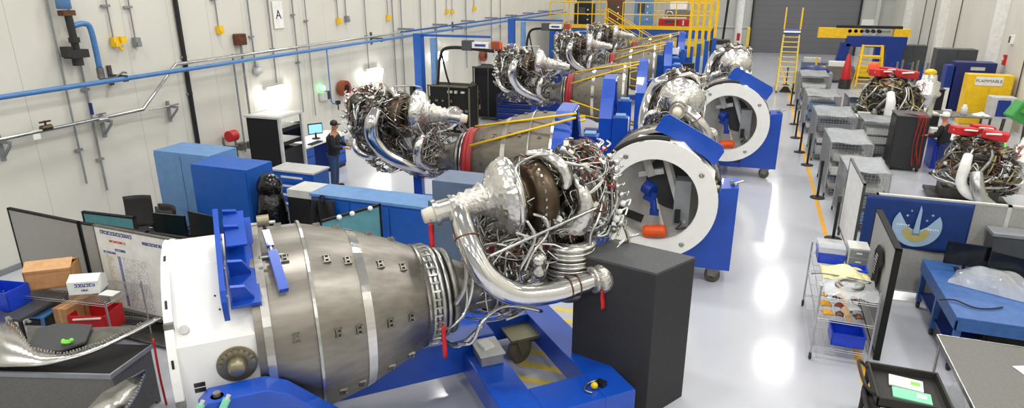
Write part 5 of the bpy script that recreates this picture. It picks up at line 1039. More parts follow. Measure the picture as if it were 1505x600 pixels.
# wire cart
cx0, cx1, cy0, cy1 = 1.32, 2.08, 9.42, 11.2
wc = thing('wire_cart', 'chrome three-shelf wire cart on castors by the grey end partition', 'cart', (cx0, cy0, 0)); W_, D = cx1 - cx0, cy1 - cy0
ZS = (.22, .68, 1.02)
for z in ZS: wire_shelf(MB(), 0, W_, 0, D, z, .04).build('wire_deck', 'wire', wc)
for x in (0, W_):
    for y in (0, D): m = MB(); m.cyl((x, y, .1), (x, y, 1.2), .014, n=8); c = m.build('post', 'wire', wc); m = MB(); m.cyl((x - .015, y, .055), (x + .015, y, .055), .055, n=12); m.build('castor', 'rubber', c)
def tub(name, lb, x, y, z, w_, d, h, mt, cat='bin', lid=None, rz=0):
    t = thing(name, lb, cat, (x, y, z), rz); m = MB(); k = .012
    m.box(0, w_, 0, k, 0, h); m.box(0, w_, d - k, d, 0, h); m.box(0, k, 0, d, 0, h); m.box(w_ - k, w_, 0, d, 0, h); m.box(0, w_, 0, d, 0, k); m.build('tub', mt, t, bevel=.004); m = MB(); m.box(-.012, w_ + .012, -.012, 0, h - .03, h); m.box(-.012, w_ + .012, d, d + .012, h - .03, h); m.box(-.012, 0, 0, d, h - .03, h); m.box(w_, w_ + .012, 0, d, h - .03, h); m.build('rim', mt, t)
    if lid: m = MB(); m.box(-.01, w_ + .01, -.01, d + .01, h, h + .1); m.build('lid', lid, t, bevel=.01)
    return t
tub('storage_bin', 'blue bin with a clear lid on top of the wire cart', cx0 + .06, cy1 - .5, ZS[2] + .01, .38, .42, .18, 'blue_bin', lid='plastic_bag')
tub('storage_bin', 'small blue bin behind the heap of yellow wrapping on the wire cart', cx0 + .5, cy1 - .85, ZS[2] + .01, .22, .22, .1, 'blue_bin')
tub('storage_bin', 'open royal blue bin on the lowest shelf of the wire cart', cx0 + .26, cy0 + .1, ZS[0] + .01, .44, .42, .2, 'blue_bin')
t = thing('drawer_unit', 'small grey drawer unit at the back of the wire cart top', 'drawers', (cx0 + .48, cy1 - .5, ZS[2] + .01)); m = MB(); m.box(0, .3, 0, .36, 0, .32); m.build('body', 'grey_light', t, bevel=.006)
for k in range(2): m = MB(); m.box(.02, .28, -.015, 0, .03 + k * .145, .15 + k * .145); d = m.build('drawer', 'grey_mid', t); m = MB(); m.box(.11, .19, -.03, -.015, .09 + k * .145, .11 + k * .145); m.build('pull', 'white', d)
m = MB(); m.M = Matrix.Translation((cx0 + .38, cy0 + .95, ZS[2] + .04)); m.grid((-.3, -.3, -.02), (.68, .0, 0), (0, .55, 0), lambda a, b: .13 * math.sin(PI * a) * math.sin(PI * b) + .02 * math.sin(a * 17 + b * 9), 16, 14); tag(m.build('wrapping', 'yellow_wrap', None, solid=.006), 'heap of pale yellow wrapping on the wire cart top', 'wrapping')
m = MB(); m.M = Matrix.Translation((cx0 + .42, cy0 + .4, ZS[2] + .02)); m.grid((-.34, -.36, 0), (.72, .0, 0), (0, .72, 0), lambda a, b: .07 * math.sin(PI * a) * math.sin(PI * b) + .02 * math.sin(a * 13 - b * 11), 18, 18); tag(m.build('plastic_bag', 'plastic_bag'), 'clear plastic bag lying on the front of the wire cart top', 'bag')
m = MB(); m.M = Matrix.Translation((cx0 + .42, cy0 + .42, ZS[2] + .03)); m.torus((0, 0, .02), (0, 0, 1), .18, .02, 30, 8); m.torus((.03, .02, .045), (0, 0, 1), .16, .018, 30, 8); m.tube([(.15, .1, .02), (.3, .25, .02), (-.3, .3, .04), (-.5, .2, .05)], .012, 6); tag(m.build('hose_coil', 'steel_dull'), 'coil of grey hose in the clear bag on the wire cart', 'hose')
rg = random.Random(12)
for i in range(9):
    w_ = rg.uniform(.1, .2); t = MB(); t.M = Matrix.Translation((cx0 + .15 + (i % 3) * .2 + rg.uniform(-.03, .03), cy0 + .18 + (i // 3) * .3, ZS[1] + .01)) @ Matrix.Rotation(rg.uniform(-.6, .6), 4, 'Z')
    t.grid((-w_ / 2, -w_ / 2, .02), (w_, 0, 0), (0, w_, 0), lambda a, b: .05 * math.sin(PI * a) * math.sin(PI * b), 6, 6)
    mt = ('amber', 'copper', 'copper', 'amber', 'orange_box', 'white', 'amber', 'copper', 'orange_box')[i]
    tag(t.build('parts_pouch', mt, None, solid=.02), {'amber': 'amber', 'copper': 'brown', 'orange_box': 'rust orange', 'white': 'white'}[mt] + ' parts pouch on the middle shelf of the wire cart, ' + ('front', 'middle', 'back')[i // 3] + ' row ' + ('left', 'centre', 'right')[i % 3], 'pouch', 'parts pouches on the wire cart')
# blue bench with screens
bx0, by0 = 3.12, 9.72
bw = thing('workbench', 'pale blue steel workbench with black screens and a clear bag', 'workbench', (bx0, by0, 0)); W_, D = 2.4, 2.15
m = MB(); m.box(0, W_, 0, D, .82, .87); m.box(0, W_, 0, .03, .66, .82); m.box(0, .03, 0, D, .66, .82); m.build('top', 'bench_blue', bw, bevel=.006)
for (x, y) in ((.02, .02), (.02, D * .5), (.02, D - .1), (W_ - .1, .02), (W_ - .1, D - .1)): m = MB(); m.box(x, x + .08, y, y + .08, .12, .82); l = m.build('leg', 'bench_blue', bw); m = MB(); m.cyl((x + .02, y + .04, .06), (x + .06, y + .04, .06), .06, n=14); m.build('castor', 'rubber', l)
m = MB(); m.box(.05, W_ - .05, .1, D - .05, .25, .29); m.build('lower_shelf', 'blue_dark', bw)
for i, (x, lb) in enumerate(((.5, 'black storage unit under the blue bench top, left one'), (1.3, 'black storage unit under the blue bench top, right one'))): t = thing('computer', lb, 'computer', (bx0 + x, by0 + .4, .29)); m = MB(); m.box(0, .55, 0, .9, 0, .42); m.build('case', 'black', t, bevel=.01); m = MB(); m.box(.05, .5, -.01, 0, .05, .37); m.build('front', 'rubber', t)
for i, (px, py, rz, w_, lb) in enumerate(((1422, 372, -6, .6, 'wide black screen standing at the back of the blue bench'), (1492, 385, -28, .62, 'black screen turned left at the right edge on the blue bench'), (1492, 352, -8, .5, 'dark screen standing behind the two others at the right edge'))):
    p = at(px, py, y=by0 + D - .35 - (.35 if i == 1 else 0) + (.28 if i == 2 else 0)); t = thing('monitor', lb, 'monitor', (p.x, p.y, .87), R(rz), 'black screens on the blue bench'); m = MB(); m.box(-w_ / 2, w_ / 2, -.015, .02, .1, .48); m.build('screen', 'screen', t, bevel=.005); m = MB(); m.box(-w_ / 2 + .02, w_ / 2 - .02, -.02, -.015, .12, .46); m.build('display', 'screen', t); m = MB(); m.cyl((0, .03, 0), (0, .03, .25), .025, n=8); m.box(-.12, .12, -.06, .12, 0, .015); m.build('stand', 'black', t)
t = thing('crate', 'dark box under the flag behind the black screens', 'crate', (4.25, 11.75, 0)); m = MB(); m.box(-.25, .7, 0, .35, 0, 1.45); m.build('body', 'grey_dark', t, bevel=.01); m = MB(); m.box(-.27, .72, -.02, .37, 1.45, 1.5); m.build('lid', 'grey_mid', t)
p = at(1408, 418, z=.87); t = thing('bottle', 'small clear bottle at the left of the blue bench', 'bottle', p); m = MB(); m.lathe([(0, .035), (.12, .035), (.15, .015), (.18, .015)], (0, 0, 0), (0, 0, 1), 16); m.build('body', 'plastic_bag', t); m = MB(); m.cyl((0, 0, .18), (0, 0, .2), .018, n=12); m.build('cap', 'white', t)
p = at(1462, 420, z=.87); m = MB(); m.M = Matrix.Translation(p) @ Matrix.Rotation(R(-25), 4, 'Z'); m.grid((-.55, -.4, .01), (1.15, 0, 0), (0, .75, 0), lambda a, b: .26 * math.sin(PI * a) ** .7 * math.sin(PI * b) ** .8 + .03 * math.sin(a * 15 + b * 7) * math.sin(b * 13), 26, 20); tag(m.build('plastic_bag', 'plastic_bag'), 'large clear plastic bag lying on the blue bench', 'bag')
p = at(1418, 452, z=.87); m = MB(); m.M = Matrix.Translation(p); m.tube([(-.3, .1, .02), (-.1, .15, .03), (.1, .0, .02), (.3, .02, .02), (.5, .15, .02)], .012, 6); tag(m.build('cable', 'black'), 'black cable on the blue bench in front of the clear bag', 'cable')
# steel table bottom right
a = at(1378, 492, z=.9); st = thing('steel_table', 'grey metal topped table at the bottom right corner', 'table', (a.x, 5.6, 0)); D = a.y - 5.6
m = MB(); m.box(0, 2.2, 0, D, .86, .9); m.build('top', 'table_grey', st, bevel=.004); m = MB(); m.box(-.012, 0, 0, D, .84, .905); m.box(0, 2.2, D, D + .012, .84, .905); m.build('edge', 'steel', st)
for (x, y) in ((.03, .05), (.03, D - .08), (2.1, .05), (2.1, D - .08)): m = MB(); m.cyl((x, y, 0), (x, y, .86), .018, n=8); m.build('leg', 'steel', st)
m = MB(); m.M = Matrix.Translation((a.x - .03, 8.25, .84)); m.grid((0, 0, -.55), (0, -.75, 0), (.02, 0, .55), lambda u, v: -.06 - .08 * math.sin(PI * u) - .03 * math.sin(u * 12 + v * 10), 16, 14); tag(m.build('plastic_bag', 'plastic_bag', None), 'clear plastic bag hanging at the left edge of the grey metal table', 'bag')
p = at(1500, 543, z=.9); tag(MB().bx((p.x + .1, p.y, .905), (.3, .2, .006), (0, 0, .4)).build('paper_sheet', 'paper'), 'white sheet at the right edge of the grey metal table', 'paper')
# black bin cart
p = at(1318, 545, z=.75); t = thing('utility_cart', 'black plastic utility cart with papers at the bottom edge of the picture', 'cart', (p.x - .33, p.y - .75, 0)); W_, D = .78, .8
for z in (.3, .66):
    m = MB(); m.box(0, W_, 0, D, z, z + .03); m.box(0, W_, 0, .03, z, z + .13); m.box(0, W_, D - .03, D, z, z + .13); m.box(0, .03, 0, D, z, z + .13); m.box(W_ - .03, W_, 0, D, z, z + .13); m.build('tray', 'rubber', t, bevel=.008)
for (x, y) in ((.03, .03), (.03, D - .03), (W_ - .03, .03), (W_ - .03, D - .03)): m = MB(); m.cyl((x, y, .1), (x, y, .7), .03, n=8); l = m.build('leg', 'rubber', t); m = MB(); m.cyl((x - .02, y, .05), (x + .02, y, .05), .05, n=12); m.build('castor', 'black', l)
m = MB(); m.tube([(0, .1, .75), (-.12, .15, .85), (-.12, D - .15, .85), (0, D - .1, .75)], .02, 8); m.build('push_handle', 'rubber', t)
q = t.location
for i, (dx, dy, sx, sy, mt, lb, rz) in enumerate(((.4, .55, .36, .24, 'paper', 'white sheet with a green note in the black utility cart', -.15), (.42, .3, .4, .22, 'mint', 'pale green binder in the black utility cart', -.1))):
    t2 = thing('document', lb, 'document', (q.x + dx, q.y + dy, .69 + .01 * (1 - i)), rz); m = MB(); m.bx((0, 0, .01), (sx, sy, .02)); m.build('sheet', mt, t2)
    m = MB(); m.bx((.1, .02, .0215), (.1, .08, .002)); m.build('note', 'lime' if i == 0 else 'white', t2)
tag(MB().lathe([(0, .0), (0, .04), (.2, .04), (.22, .02), (.26, .02), (.26, 0)], (q.x + .15, q.y + .25, .335), (0, 0, 1), 16).build('bottle', 'white'), 'white bottle on the lower tray of the black utility cart', 'bottle')

# ------------------------------------------------------------------ engines being assembled on the right
def build_up(name, lb, loc, rz, seed, sc_=1.0, n=330):
    t = thing(name, lb, 'rocket engine', loc, rz)
    m = MB(); m.bx((0, 0, .12), (1.7, 1.5, .08)); m.bx((0, 0, .3), (1.2, .9, .3)); m.build('build_stand', 'steel_dark', t, bevel=.01)
    m = MB(); m.lathe([(.4, .55), (.45, .62), (.5, .62), (.52, .4), (.8, .36), (1.2, .34), (1.3, .42), (1.36, .42), (1.4, .3), (1.7, .28)], (0, 0, 0), (0, 0, 1), 32); m.build('chamber', 'steel_dull', t)
    m = MB(); m.torus((0, 0, .62), (0, 0, 1), .78, .04, 40, 8); m.build('work_ring', 'steel', t)
    m = MB(); m.lathe([(.3, .2), (.5, .24), (.55, .3), (.6, .24), (1.0, .26), (1.1, .36), (1.16, .36), (1.2, .3), (1.45, .3), (1.5, .2), (1.65, .18), (1.66, 0)], (1.0, -.2, .15), (0, 0, 1), 28); m.build('turbopump', 'foil', t); m = MB(); m.sph((1.0, -.2, 1.86), .13, 12, (1.3, 1, .8)); lab(m.build('yellow_cap', 'yellow', t), 'yellow cap on the silver pump')
    m = MB(); m.tube([(-.25, -.6, 1.35), (-.3, -.78, 1.1), (-.3, -.8, .7), (-.1, -.85, .45), (.25, -.8, .4)], [.1, .12, .12, .12, .12], 16); m.build('white_duct', 'white', t)
    for k in range(8):
        rg = random.Random(seed * 10 + k); m = MB(); a_ = k * PI / 4; m.tube([(.45 * math.cos(a_), .45 * math.sin(a_), .7), (.7 * math.cos(a_), .7 * math.sin(a_), .9), (.6 * math.cos(a_ + .4), .6 * math.sin(a_ + .4), 1.3), (.4 * math.cos(a_ + .5), .4 * math.sin(a_ + .5), 1.6)], rg.choice((.03, .045, .02)), 8); m.build('pipe', rg.choice(('steel', 'nozzle_bright', 'steel_dull')), t)
    rg = random.Random(seed); m = MB()
    for i in range(n):
        c, rad = rg.choice((((0, 0, 1.15), (.62, .6, .6)), ((0, 0, .8), (.75, .7, .4)), ((.7, 0, .9), (.5, .5, .6)), ((0, 0, 1.5), (.5, .5, .3))))
        m.use(rg.choice(('steel', 'steel_dull', 'steel_dark', 'olive', 'copper', 'bronze', 'steel', 'white', 'steel_dull', 'khaki'))); ell_tube(m, rg, c, rad, rg.choice((.01, .014, .02)), 4, .3)
        u = Vector((rg.gauss(0, 1), rg.gauss(0, 1), rg.gauss(0, 1))).normalized(); p = (c[0] + rad[0] * u.x, c[1] + rad[1] * u.y, c[2] + rad[2] * u.z)
        if i % 3 == 0: m.bx(p, (rg.uniform(.04, .12), rg.uniform(.04, .12), rg.uniform(.03, .1)), (rg.random() * 3, rg.random() * 3, 0))
    stuff(m.build('plumbing', None, t))
    for (x, y, a_, w_) in ((-.35, -.1, .5, .5), (.25, -.35, -.3, .45), (.1, .35, .2, .4)):
        m = MB(); m.bx((x, y, 1.84), (w_ * 1.2, .34, .2), (0, .1, a_)); q = m.build('red_cover', 'red', t, bevel=.03); m = MB(); m.tube([(x - w_ / 2, y - .15, 1.88), (x, y - .2, 1.9), (x + w_ / 2, y - .12, 1.88)], .022, 8); m.build('cover_rail', 'white', q)
    return t
p = at(1292, 200, z=0); build_up('rocket_engine', 'upright engine being assembled with a white bent duct, beyond the tall black cabinet', (p.x, p.y, 0), R(20), 31, n=330).scale = (1.25, 1.25, 1.25)
p = at(1420, 300, z=0.0); e2 = build_up('rocket_engine', 'upright engine with red covers being assembled behind the flag partition', (p.x - .02, p.y + .15, 0), R(-5), 47)
m = MB(); m.tube([(-.05, -.85, 1.0), (-.02, -1.0, .75), (.1, -1.05, .45), (.4, -1.0, .2)], [.13, .15, .15, .15], 18, res=8); m.build('bellows_duct', 'steel', e2)
# rolling cabinet and others
a = at(1305, 250, z=0); b = at(1357, 260, z=0); h = at(1300, 170, y=a.y).z
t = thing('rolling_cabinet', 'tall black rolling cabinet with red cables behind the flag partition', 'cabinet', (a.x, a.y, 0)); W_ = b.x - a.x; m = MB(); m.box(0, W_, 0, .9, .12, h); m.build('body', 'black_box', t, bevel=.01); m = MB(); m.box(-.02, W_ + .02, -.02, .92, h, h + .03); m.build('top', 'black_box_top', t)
m = MB(); m.box(-.02, 0, .05, .85, .2, h - .05); m.build('side_rail', 'steel_dark', t)
for (x, y) in ((.08, .08), (W_ - .08, .08), (.08, .8), (W_ - .08, .8)): m = MB(); m.cyl((x - .03, y, .07), (x + .03, y, .07), .07, n=12); m.build('castor', 'rubber', t)
rg = random.Random(3)
for k in range(7): m = MB(); x = W_ - .1 - k * .04; m.tube([(x - .3, .3, h + .05), (x, .05, h + .06), (x + .02, -.06, h - .1), (x + rg.uniform(-.05, .05), -.08, h - .8), (x + rg.uniform(-.05, .1), -.08, h - 1.3 - rg.random() * .2)], .01, 6); tag(m.build('cable', 'red' if k % 2 else 'copper', None), 'cable', 'cable'); o = col.objects[-1]; o.location = (a.x, a.y, 0); tag(o, ('red' if k % 2 else 'brown') + ' cable hanging down the front of the tall black rolling cabinet', 'cable', 'cables hanging on the black rolling cabinet')
for i, (px, py, w_, d, h, mt, lb, cat) in enumerate(((1257, 175, 1.5, .9, .85, 'steel_dark', 'steel work table left of the upright engine with the white duct', 'table'), (1395, 170, 2.6, 1.0, .9, 'steel_dull', 'long steel table in front of the dark grey cabinets', 'table'), (1345, 130, 2.0, .9, 1.5, 'black', 'long black bench unit beyond the assembly engines', 'bench'), (1410, 205, 1.2, .8, .95, 'blue_bin', 'blue cabinet with a white top behind the red covered engine', 'cabinet'))):
    p = at(px, py, z=h); t = thing(cat if cat != 'table' else 'work_table', lb, cat, (p.x - w_ / 2, p.y, 0)); m = MB()
    if cat == 'table':
        m.box(0, w_, 0, d, h - .05, h); m.build('top', mt, t, bevel=.006)
        for x in (.05, w_ - .05):
            for y in (.05, d - .05): m = MB(); m.box(x - .03, x + .03, y - .03, y + .03, 0, h - .05); m.build('leg', 'steel_dark', t)
        m = MB(); m.box(.05, w_ - .05, .05, d - .05, .3, .33); m.build('shelf', mt, t)
    else: m.box(0, w_, 0, d, 0, h - .04); m.build('body', mt, t, bevel=.01); m = MB(); m.box(-.02, w_ + .02, -.02, d + .02, h - .04, h); m.build('top', 'white' if i == 3 else mt, t); m = MB(); m.box(.05, w_ - .05, -.02, 0, .1, h - .1); m.build('door', mt, t)
    rg = random.Random(20 + i)
    for k in range(5 if i != 2 else 2):
        x = t.location.x + w_ * (k + .5) / 5; s_ = rg.uniform(.1, .25); kind = (k + i) % 3
        if kind == 0: o = MB().box(-s_, s_, -.1, .1, 0, s_).build('instrument', rg.choice(('grey_light', 'white', 'grey_mid')), bevel=.01)
        elif kind == 1: o = MB().lathe([(0, 0), (0, .1), (s_, .1), (s_ + .05, .06), (s_ + .1, .06), (s_ + .1, 0)], (0, 0, 0), (0, 0, 1), 16).build('canister', rg.choice(('steel', 'white', 'steel_dull')))
        else: o = MB().grid((-.25, -.2, 0), (.5, 0, 0), (0, .4, 0), lambda u, v: .12 * math.sin(PI * u) * math.sin(PI * v) + .02 * math.sin(u * 14), 8, 8).build('cloth', 'white', solid=.01)
        o.location = (x, t.location.y + d * .4, h); nm = {0: 'box instrument', 1: 'canister', 2: 'white cloth'}[kind]
        tag(o, nm + ' on the ' + ' '.join(lb.split()[:5]) + ', ' + ('first', 'second', 'third', 'fourth', 'fifth')[k] + ' from the left', ('instrument', 'canister', 'cloth')[kind])
# small yellow and black reel on the floor
for i, (px, py, lb) in enumerate(((1272, 205, 'yellow and black cable reel left of the tall black cabinet'), (1440, 210, 'black and lime drum beyond the red covered engine, left one'), (1456, 214, 'black and lime drum beyond the red covered engine, right one'))):
    p = at(px, py, z=.9 if i else .4); t = thing('cable_reel', lb, 'reel', (p.x, p.y, 0)); h0 = .35 if i == 0 else .85; m = MB(); m.cyl((-.02, 0, h0), (.02, 0, h0), .34 if i == 0 else .18, n=20); m.cyl((.28, 0, h0), (.32, 0, h0), .34 if i == 0 else .18, n=20); m.build('flange', 'yellow' if i == 0 else 'lime', t); m = MB(); m.cyl((.02, 0, h0), (.28, 0, h0), .22 if i == 0 else .15, n=18); m.build('cable', 'black', t); m = MB(); m.bx((.15, 0, h0 / 2 - .05), (.1, .5, max(.1, h0 - .25))); m.build('foot', 'black', t)
# cabinets on the right wall
for i, (px, py, w_, d, h, mt, lb) in enumerate(((1396, 158, 1.5, .8, 2.6, 'grey_dark', 'dark grey cabinet left of the navy cabinet'), (1362, 118, 1.3, .8, 2.0, 'grey_dark', 'dark slate cabinet beside the pipe rack'), (1345, 100, 1.6, .7, 1.9, 'blue_dark', 'blue cabinet behind the pipe rack'))):
    p = at(px, py, z=0.2); t = thing('storage_cabinet', lb, 'cabinet', (min(p.x - w_ / 2, 9.2 - w_), p.y + .6, 0)); m = MB(); m.box(0, w_, 0, d, 0, h); m.build('body', mt, t, bevel=.01)
    for s in (0, 1): m = MB(); m.box(.02 + s * w_ / 2, w_ / 2 - .02 + s * w_ / 2, -.02, 0, .08, h - .05); q = m.build('door', mt, t); m = MB(); m.cyl((w_ / 2 - .06 + s * .12, -.05, h / 2), (w_ / 2 - .06 + s * .12, -.02, h / 2), .03, n=8); m.build('handle', 'steel', q)
t = thing('storage_cabinet', 'navy cabinet with a white nameplate behind the yellow cabinet', 'cabinet', (7.95, 31.4, 0)); m = MB(); m.box(0, 1.4, 0, .8, 0, 2.25); m.build('body', 'navy', t, bevel=.01); m = MB(); m.box(.02, .69, -.02, 0, .08, 2.2); m.build('door', 'navy', t); m = MB(); m.box(.71, 1.38, -.02, 0, .08, 2.2); m.build('door', 'navy', t); m = MB(); m.box(.5, 1.0, -.03, -.02, 1.95, 2.08); m.build('nameplate', 'grey_light', t)
m = MB(); m.box(-.3, -.05, .05, .7, 0, 2.1); m.build('side_locker', 'blue_dark', t); m = MB(); m.box(-.28, -.07, .02, .05, .1, 1.2); m.build('paper_poster', 'paper', t)
t = thing('safety_cabinet', 'yellow safety cabinet with black lettering on a white band', 'cabinet', (8.05, 29.9, 0)); m = MB(); m.box(0, 1.5, 0, .6, 0, 1.95); m.build('body', 'yellow', t, bevel=.01)
for s in (0, 1): m = MB(); m.box(.02 + s * .74, .74 + s * .74, -.02, 0, .05, 1.5); q = m.build('door', 'yellow', t)
m = MB(); m.box(.25, 1.15, -.025, -.01, 1.55, 1.88); q = m.build('sign_band', 'paper', t); text_mesh('FLAMMABLE', .16, frame_M((.7, -.028, 1.72), (1, 0, 0), (0, 0, 1)), 'black', q)
t = thing('machine', 'small blue and white machine in front of the yellow safety cabinet', 'machine', (8.9, 28.6, 0)); m = MB(); m.box(-.3, .5, 0, .6, 0, 1.3); m.build('body', 'grey_light', t, bevel=.02); m = MB(); m.box(-.1, .3, -.03, 0, .6, 1.2); m.build('panel', 'blue_dark', t)
t = thing('machine', 'bright green machine at the right edge of the picture', 'machine', (at(1496, 160, z=1.45).x, at(1496, 160, z=1.45).y, 0)); m = MB(); m.bx((.1, 0, 1.35), (.6, .5, .6), (0, .5, .2)); m.build('hood', 'green', t, bevel=.05); m = MB(); m.bx((.3, 0, 1.72), (.3, .4, .4), (0, .2, 0)); m.build('motor', 'green', t, bevel=.05); m = MB(); m.bx((.1, -.28, 1.4), (.2, .2, .14), (0, .5, 0)); m.build('cap', 'green', t, bevel=.02)
for s in (-1, 1): m = MB(); m.beam((s * .3, 0, 1.1), (s * .35, 0, 0), .08, .08); m.build('leg', 'steel_dark', t)
t = thing('pipe_rack', 'rack of upright silver and blue tubes by the right wall', 'rack', (6.5, 37, 0)); m = MB(); m.box(0, 2.2, 0, .7, .1, .2); m.box(0, .06, 0, .7, 0, 1.2); m.box(2.14, 2.2, 0, .7, 0, 1.2); m.box(0, 2.2, .3, .36, 1.1, 1.16); m.build('frame', 'steel_dull', t)
for k in range(9): m = MB(); m.cyl((.2 + k * .22, .3, .2), (.2 + k * .22, .34, 1.5 + .1 * (k % 3)), .05, n=10); tag(m.build('tube', 'blue_dark' if k % 3 == 0 else 'steel'), 'x', 'tube'); o = col.objects[-1]; o.location = (6.5, 37, 0); tag(o, ('dark blue' if k % 3 == 0 else 'silver') + ' tube standing in the rack by the right wall', 'tube', 'dark blue tubes in the rack' if k % 3 == 0 else 'silver tubes in the rack')
# rolling ladder
t = thing('rolling_ladder', 'tall yellow rolling safety ladder at the far end of the aisle', 'ladder', (1.85, 36.6, 0)); hh = 2.95
for s in (-1, 1):
    m = MB(); m.beam((s * .42, -.9, .08), (s * .36, .1, hh), .06, .06); m.beam((s * .42, .9, .08), (s * .38, .35, hh), .05, .05); m.beam((s * .42, -.9, .1), (s * .42, .9, .1), .05, .05); m.build('stile', 'yellow_pale', t)
    m = MB(); m.beam((s * .38, .05, hh), (s * .38, .05, hh + 1.15), .045, .045); m.beam((s * .38, .6, hh), (s * .38, .6, hh + 1.15), .045, .045); m.beam((s * .38, .05, hh + 1.15), (s * .38, .6, hh + 1.15), .045, .045); m.beam((s * .38, .05, hh + .6), (s * .38, .6, hh + .6), .04, .04); m.build('guard_rail', 'yellow', t)
for k in range(11): f_ = (k + 1) / 12; m = MB(); m.bx((0, -.9 + f_, .08 + (hh - .08) * f_), (.78, .16, .035)); m.build('tread', 'yellow_pale', t)
m = MB(); m.bx((0, .32, hh), (.82, .6, .22)); m.build('platform', 'blue_dark', t); m = MB(); m.bx((0, .02, hh + .02), (.8, .02, .1)); m.build('kick_plate', 'white', t)
m = MB(); m.prism([(-.3, 0), (.3, 0), (.1, .3), (-.1, .3)], (0, -.88, .05), (1, 0, 0), (0, 0, 1), .03); m.build('lock_step', 'black', t)
for x in (-.42, .42):
    for y in (-.9, .9): m = MB(); m.cyl((x - .03, y, .06), (x + .03, y, .06), .06, n=10); m.build('wheel', 'rubber', t)
# blue crane fixture with yellow beam and platform ladder
t = thing('lift_fixture', 'blue lifting fixture with a long yellow beam near the big door', 'lifting fixture', (5.9, 42, 0))
m = MB(); m.box(-2.4, -.2, -.2, .2, 2.35, 2.9); m.build('yellow_beam', 'yellow', t, bevel=.01); m = MB(); m.box(-1.5, 1.8, -.15, .15, 2.9, 3.05)
for k in range(6): m.cyl((-.8 + k * .3, -.2, 2.75), (-.8 + k * .3, .2, 2.75), .1, n=10)
m.build('trolley', 'black', t); m = MB(); m.box(-.9, 2.1, -.3, .3, 1.9, 2.5); m.bx((-1.0, 0, 1.35), (.5, .6, 1.5), (0, .15, 0)); m.box(-1.4, .6, -.4, .4, .1, .6); m.box(1.2, 2.0, -.3, .3, 0, 1.9); m.build('blue_frame', 'blue_dark', t, bevel=.02)
m = MB(); m.box(-2.1, -1.1, -.8, -.3, .3, .8); m.box(-.2, 1.0, -.8, -.3, .3, .9); m.build('yellow_base', 'yellow', t, bevel=.02); m = MB(); m.box(1.4, 2.2, -.3, .3, 2.5, 2.9); m.build('yellow_cap', 'yellow', t); m = MB(); m.cyl((-2.3, -.5, 0), (-2.3, -.5, 1.3), .05, n=8); m.build('post', 'yellow', t)
t = thing('platform_ladder', 'yellow platform ladder in front of the blue lifting fixture', 'ladder', (6.0, 39, 0)); hh = 1.6
for s in (-1, 1): m = MB(); m.beam((s * .6, -.3, 0.05), (s * .45, .2, hh + .6), .09, .07); m.beam((s * .6, .8, 0.05), (s * .45, .5, hh + .6), .09, .07); m.build('stile', 'yellow', t)
for k in range(7): f_ = (k + 1) / 7.4; m = MB(); m.bx((0, -.3 + .5 * f_, .05 + hh * f_), (1.1 - .2 * f_, .14, .05)); m.build('tread', 'yellow', t)
m = MB(); m.box(-.55, .55, .1, .7, hh, hh + .06); m.build('platform', 'yellow', t); m = MB(); m.box(-.45, .45, .15, .2, hh + .55, hh + .62); m.build('top_bar', 'yellow', t)
t = thing('engine_part', 'red cone shaped cover standing in front of the blue lifting fixture', 'cover', (4.85, 38.5, 0)); m = MB(); m.lathe([(0, .24), (.2, .24), (1.2, .1), (1.3, 0)], (0, 0, .5), (0, 0, 1), 20); m.build('cone', 'red', t); m = MB(); m.cyl((0, 0, 0), (0, 0, .5), .3, n=20); m.build('foot', 'steel_dark', t)
t = thing('warning_beacon', 'orange warning beacon on top of the upright engine with the white duct', 'beacon', at(1283, 104, y=26.5)); m = MB(); m.lathe([(0, .18), (.2, .18), (.3, .1), (.32, 0)], (0, 0, 0), (0, 0, 1), 18); m.build('lens', 'orange', t); m = MB(); m.cyl((0, 0, -.06), (0, 0, 0), .2, n=18); m.build('base', 'steel', t)
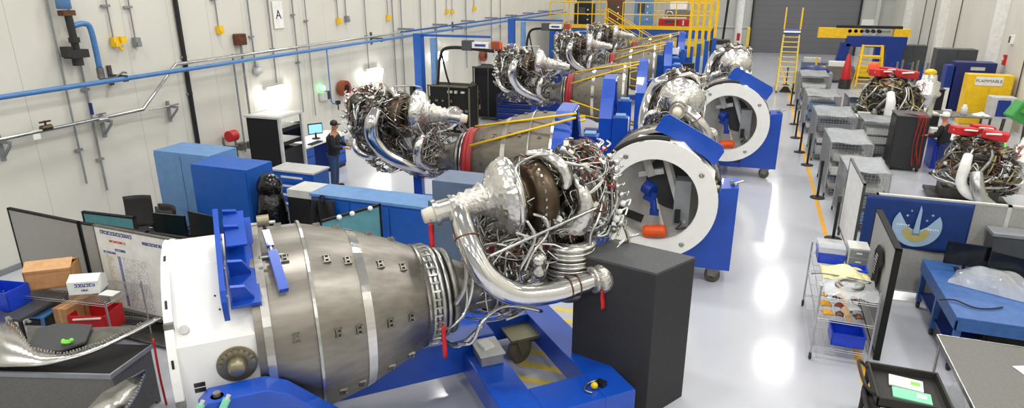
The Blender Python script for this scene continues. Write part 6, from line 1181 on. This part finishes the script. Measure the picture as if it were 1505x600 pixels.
for i, (px, py, lb) in enumerate(((1236, 98, 'grey cart of small parts left of the red cone cover'), (1198, 92, 'blue-grey cart near the rolling ladder'), (1318, 90, 'dark green low cart right of the yellow platform ladder'))):
    p = at(px, py, z=.9); t = thing('parts_cart', lb, 'cart', (p.x, p.y, 0)); m = MB(); m.box(-.7, .7, 0, .8, .15, .9); m.build('body', ('steel_dull', 'grey_slate', 'olive')[i], t, bevel=.01); m = MB(); m.box(-.6, .3, .1, .6, .9, 1.15); m.build('box', ('white', 'grey_light', 'grey_dark')[i], t)
    for x in (-.6, .6): m = MB(); m.cyl((x - .03, .1, .08), (x + .03, .1, .08), .08, n=10); m.build('wheel', 'rubber', t)
# things on the right wall
p = at(1485, 58, x=XR - .1); t = thing('wall_box', 'small white and black box high on the right wall', 'box', (XR - .06, p.y, p.z)); m = MB(); m.bx((0, 0, 0), (.12, .22, .34)); m.build('box', 'white', t); m = MB(); m.bx((-.07, .0, 0), (.02, .12, .26)); m.build('cover', 'grey_dark', t)
p = at(1474, 88, x=XR - .1); t = thing('fire_alarm', 'red alarm box on the right wall above the navy cabinet', 'alarm', (XR - .05, p.y, p.z)); m = MB(); m.bx((0, 0, 0), (.1, .16, .4)); m.build('box', 'red', t); m = MB(); m.bx((-.055, 0, .05), (.01, .1, .1)); m.build('face', 'white', t)
for i, (px, py) in enumerate(((1447, 95), (1462, 90), (1500, 110), (1400, 70), (1350, 60), (1365, 55))):
    p = at(px, py, x=XR - .06); q = conduit('wall_conduit', p.y, .5, 7, .025, 'grey_dark', ('thin dark conduit on the right wall, ' + ('above the navy cabinet', 'beside the red alarm box', 'nearest the right picture edge', 'beside the second white column', 'beyond the second white column', 'beside the third white column')[i]), 'conduits on the right wall', (), XR - XL - .05)
p = at(1472, 8, x=XR - .15); t = thing('cable_duct', 'short grey cable duct high on the right wall', 'duct', (XR - .08, p.y, p.z)); m = MB(); m.bx((0, 0, .6), (.14, .2, 2.0)); m.build('cover', 'grey_mid', t); m = MB(); m.bx((0, 0, -.42), (.16, .24, .08)); m.build('end_cap', 'grey_mid', t)
p = at(1478, -8, y=22); t = thing('hoist_ring', 'red round hoist pan overhanging the top right corner', 'hoist', p); m = MB(); m.lathe([(.0, 0), (.0, .85), (.08, .95), (.14, .95), (.14, .3), (.3, .2)], (0, 0, -.05), (0, 0, 1), 40); m.build('pan', 'red', t); m = MB(); m.cyl((0, 0, .2), (0, 0, ZC - p.z - .02), .04, n=8); m.build('cable', 'black', t)
t = thing('wall_board', 'white notice board on the end wall right of the big door', 'board', (8.1, YB - .06, 2.4)); m = MB(); m.bx((0, 0, 0), (.9, .04, .6)); m.build('board', 'paper', t)
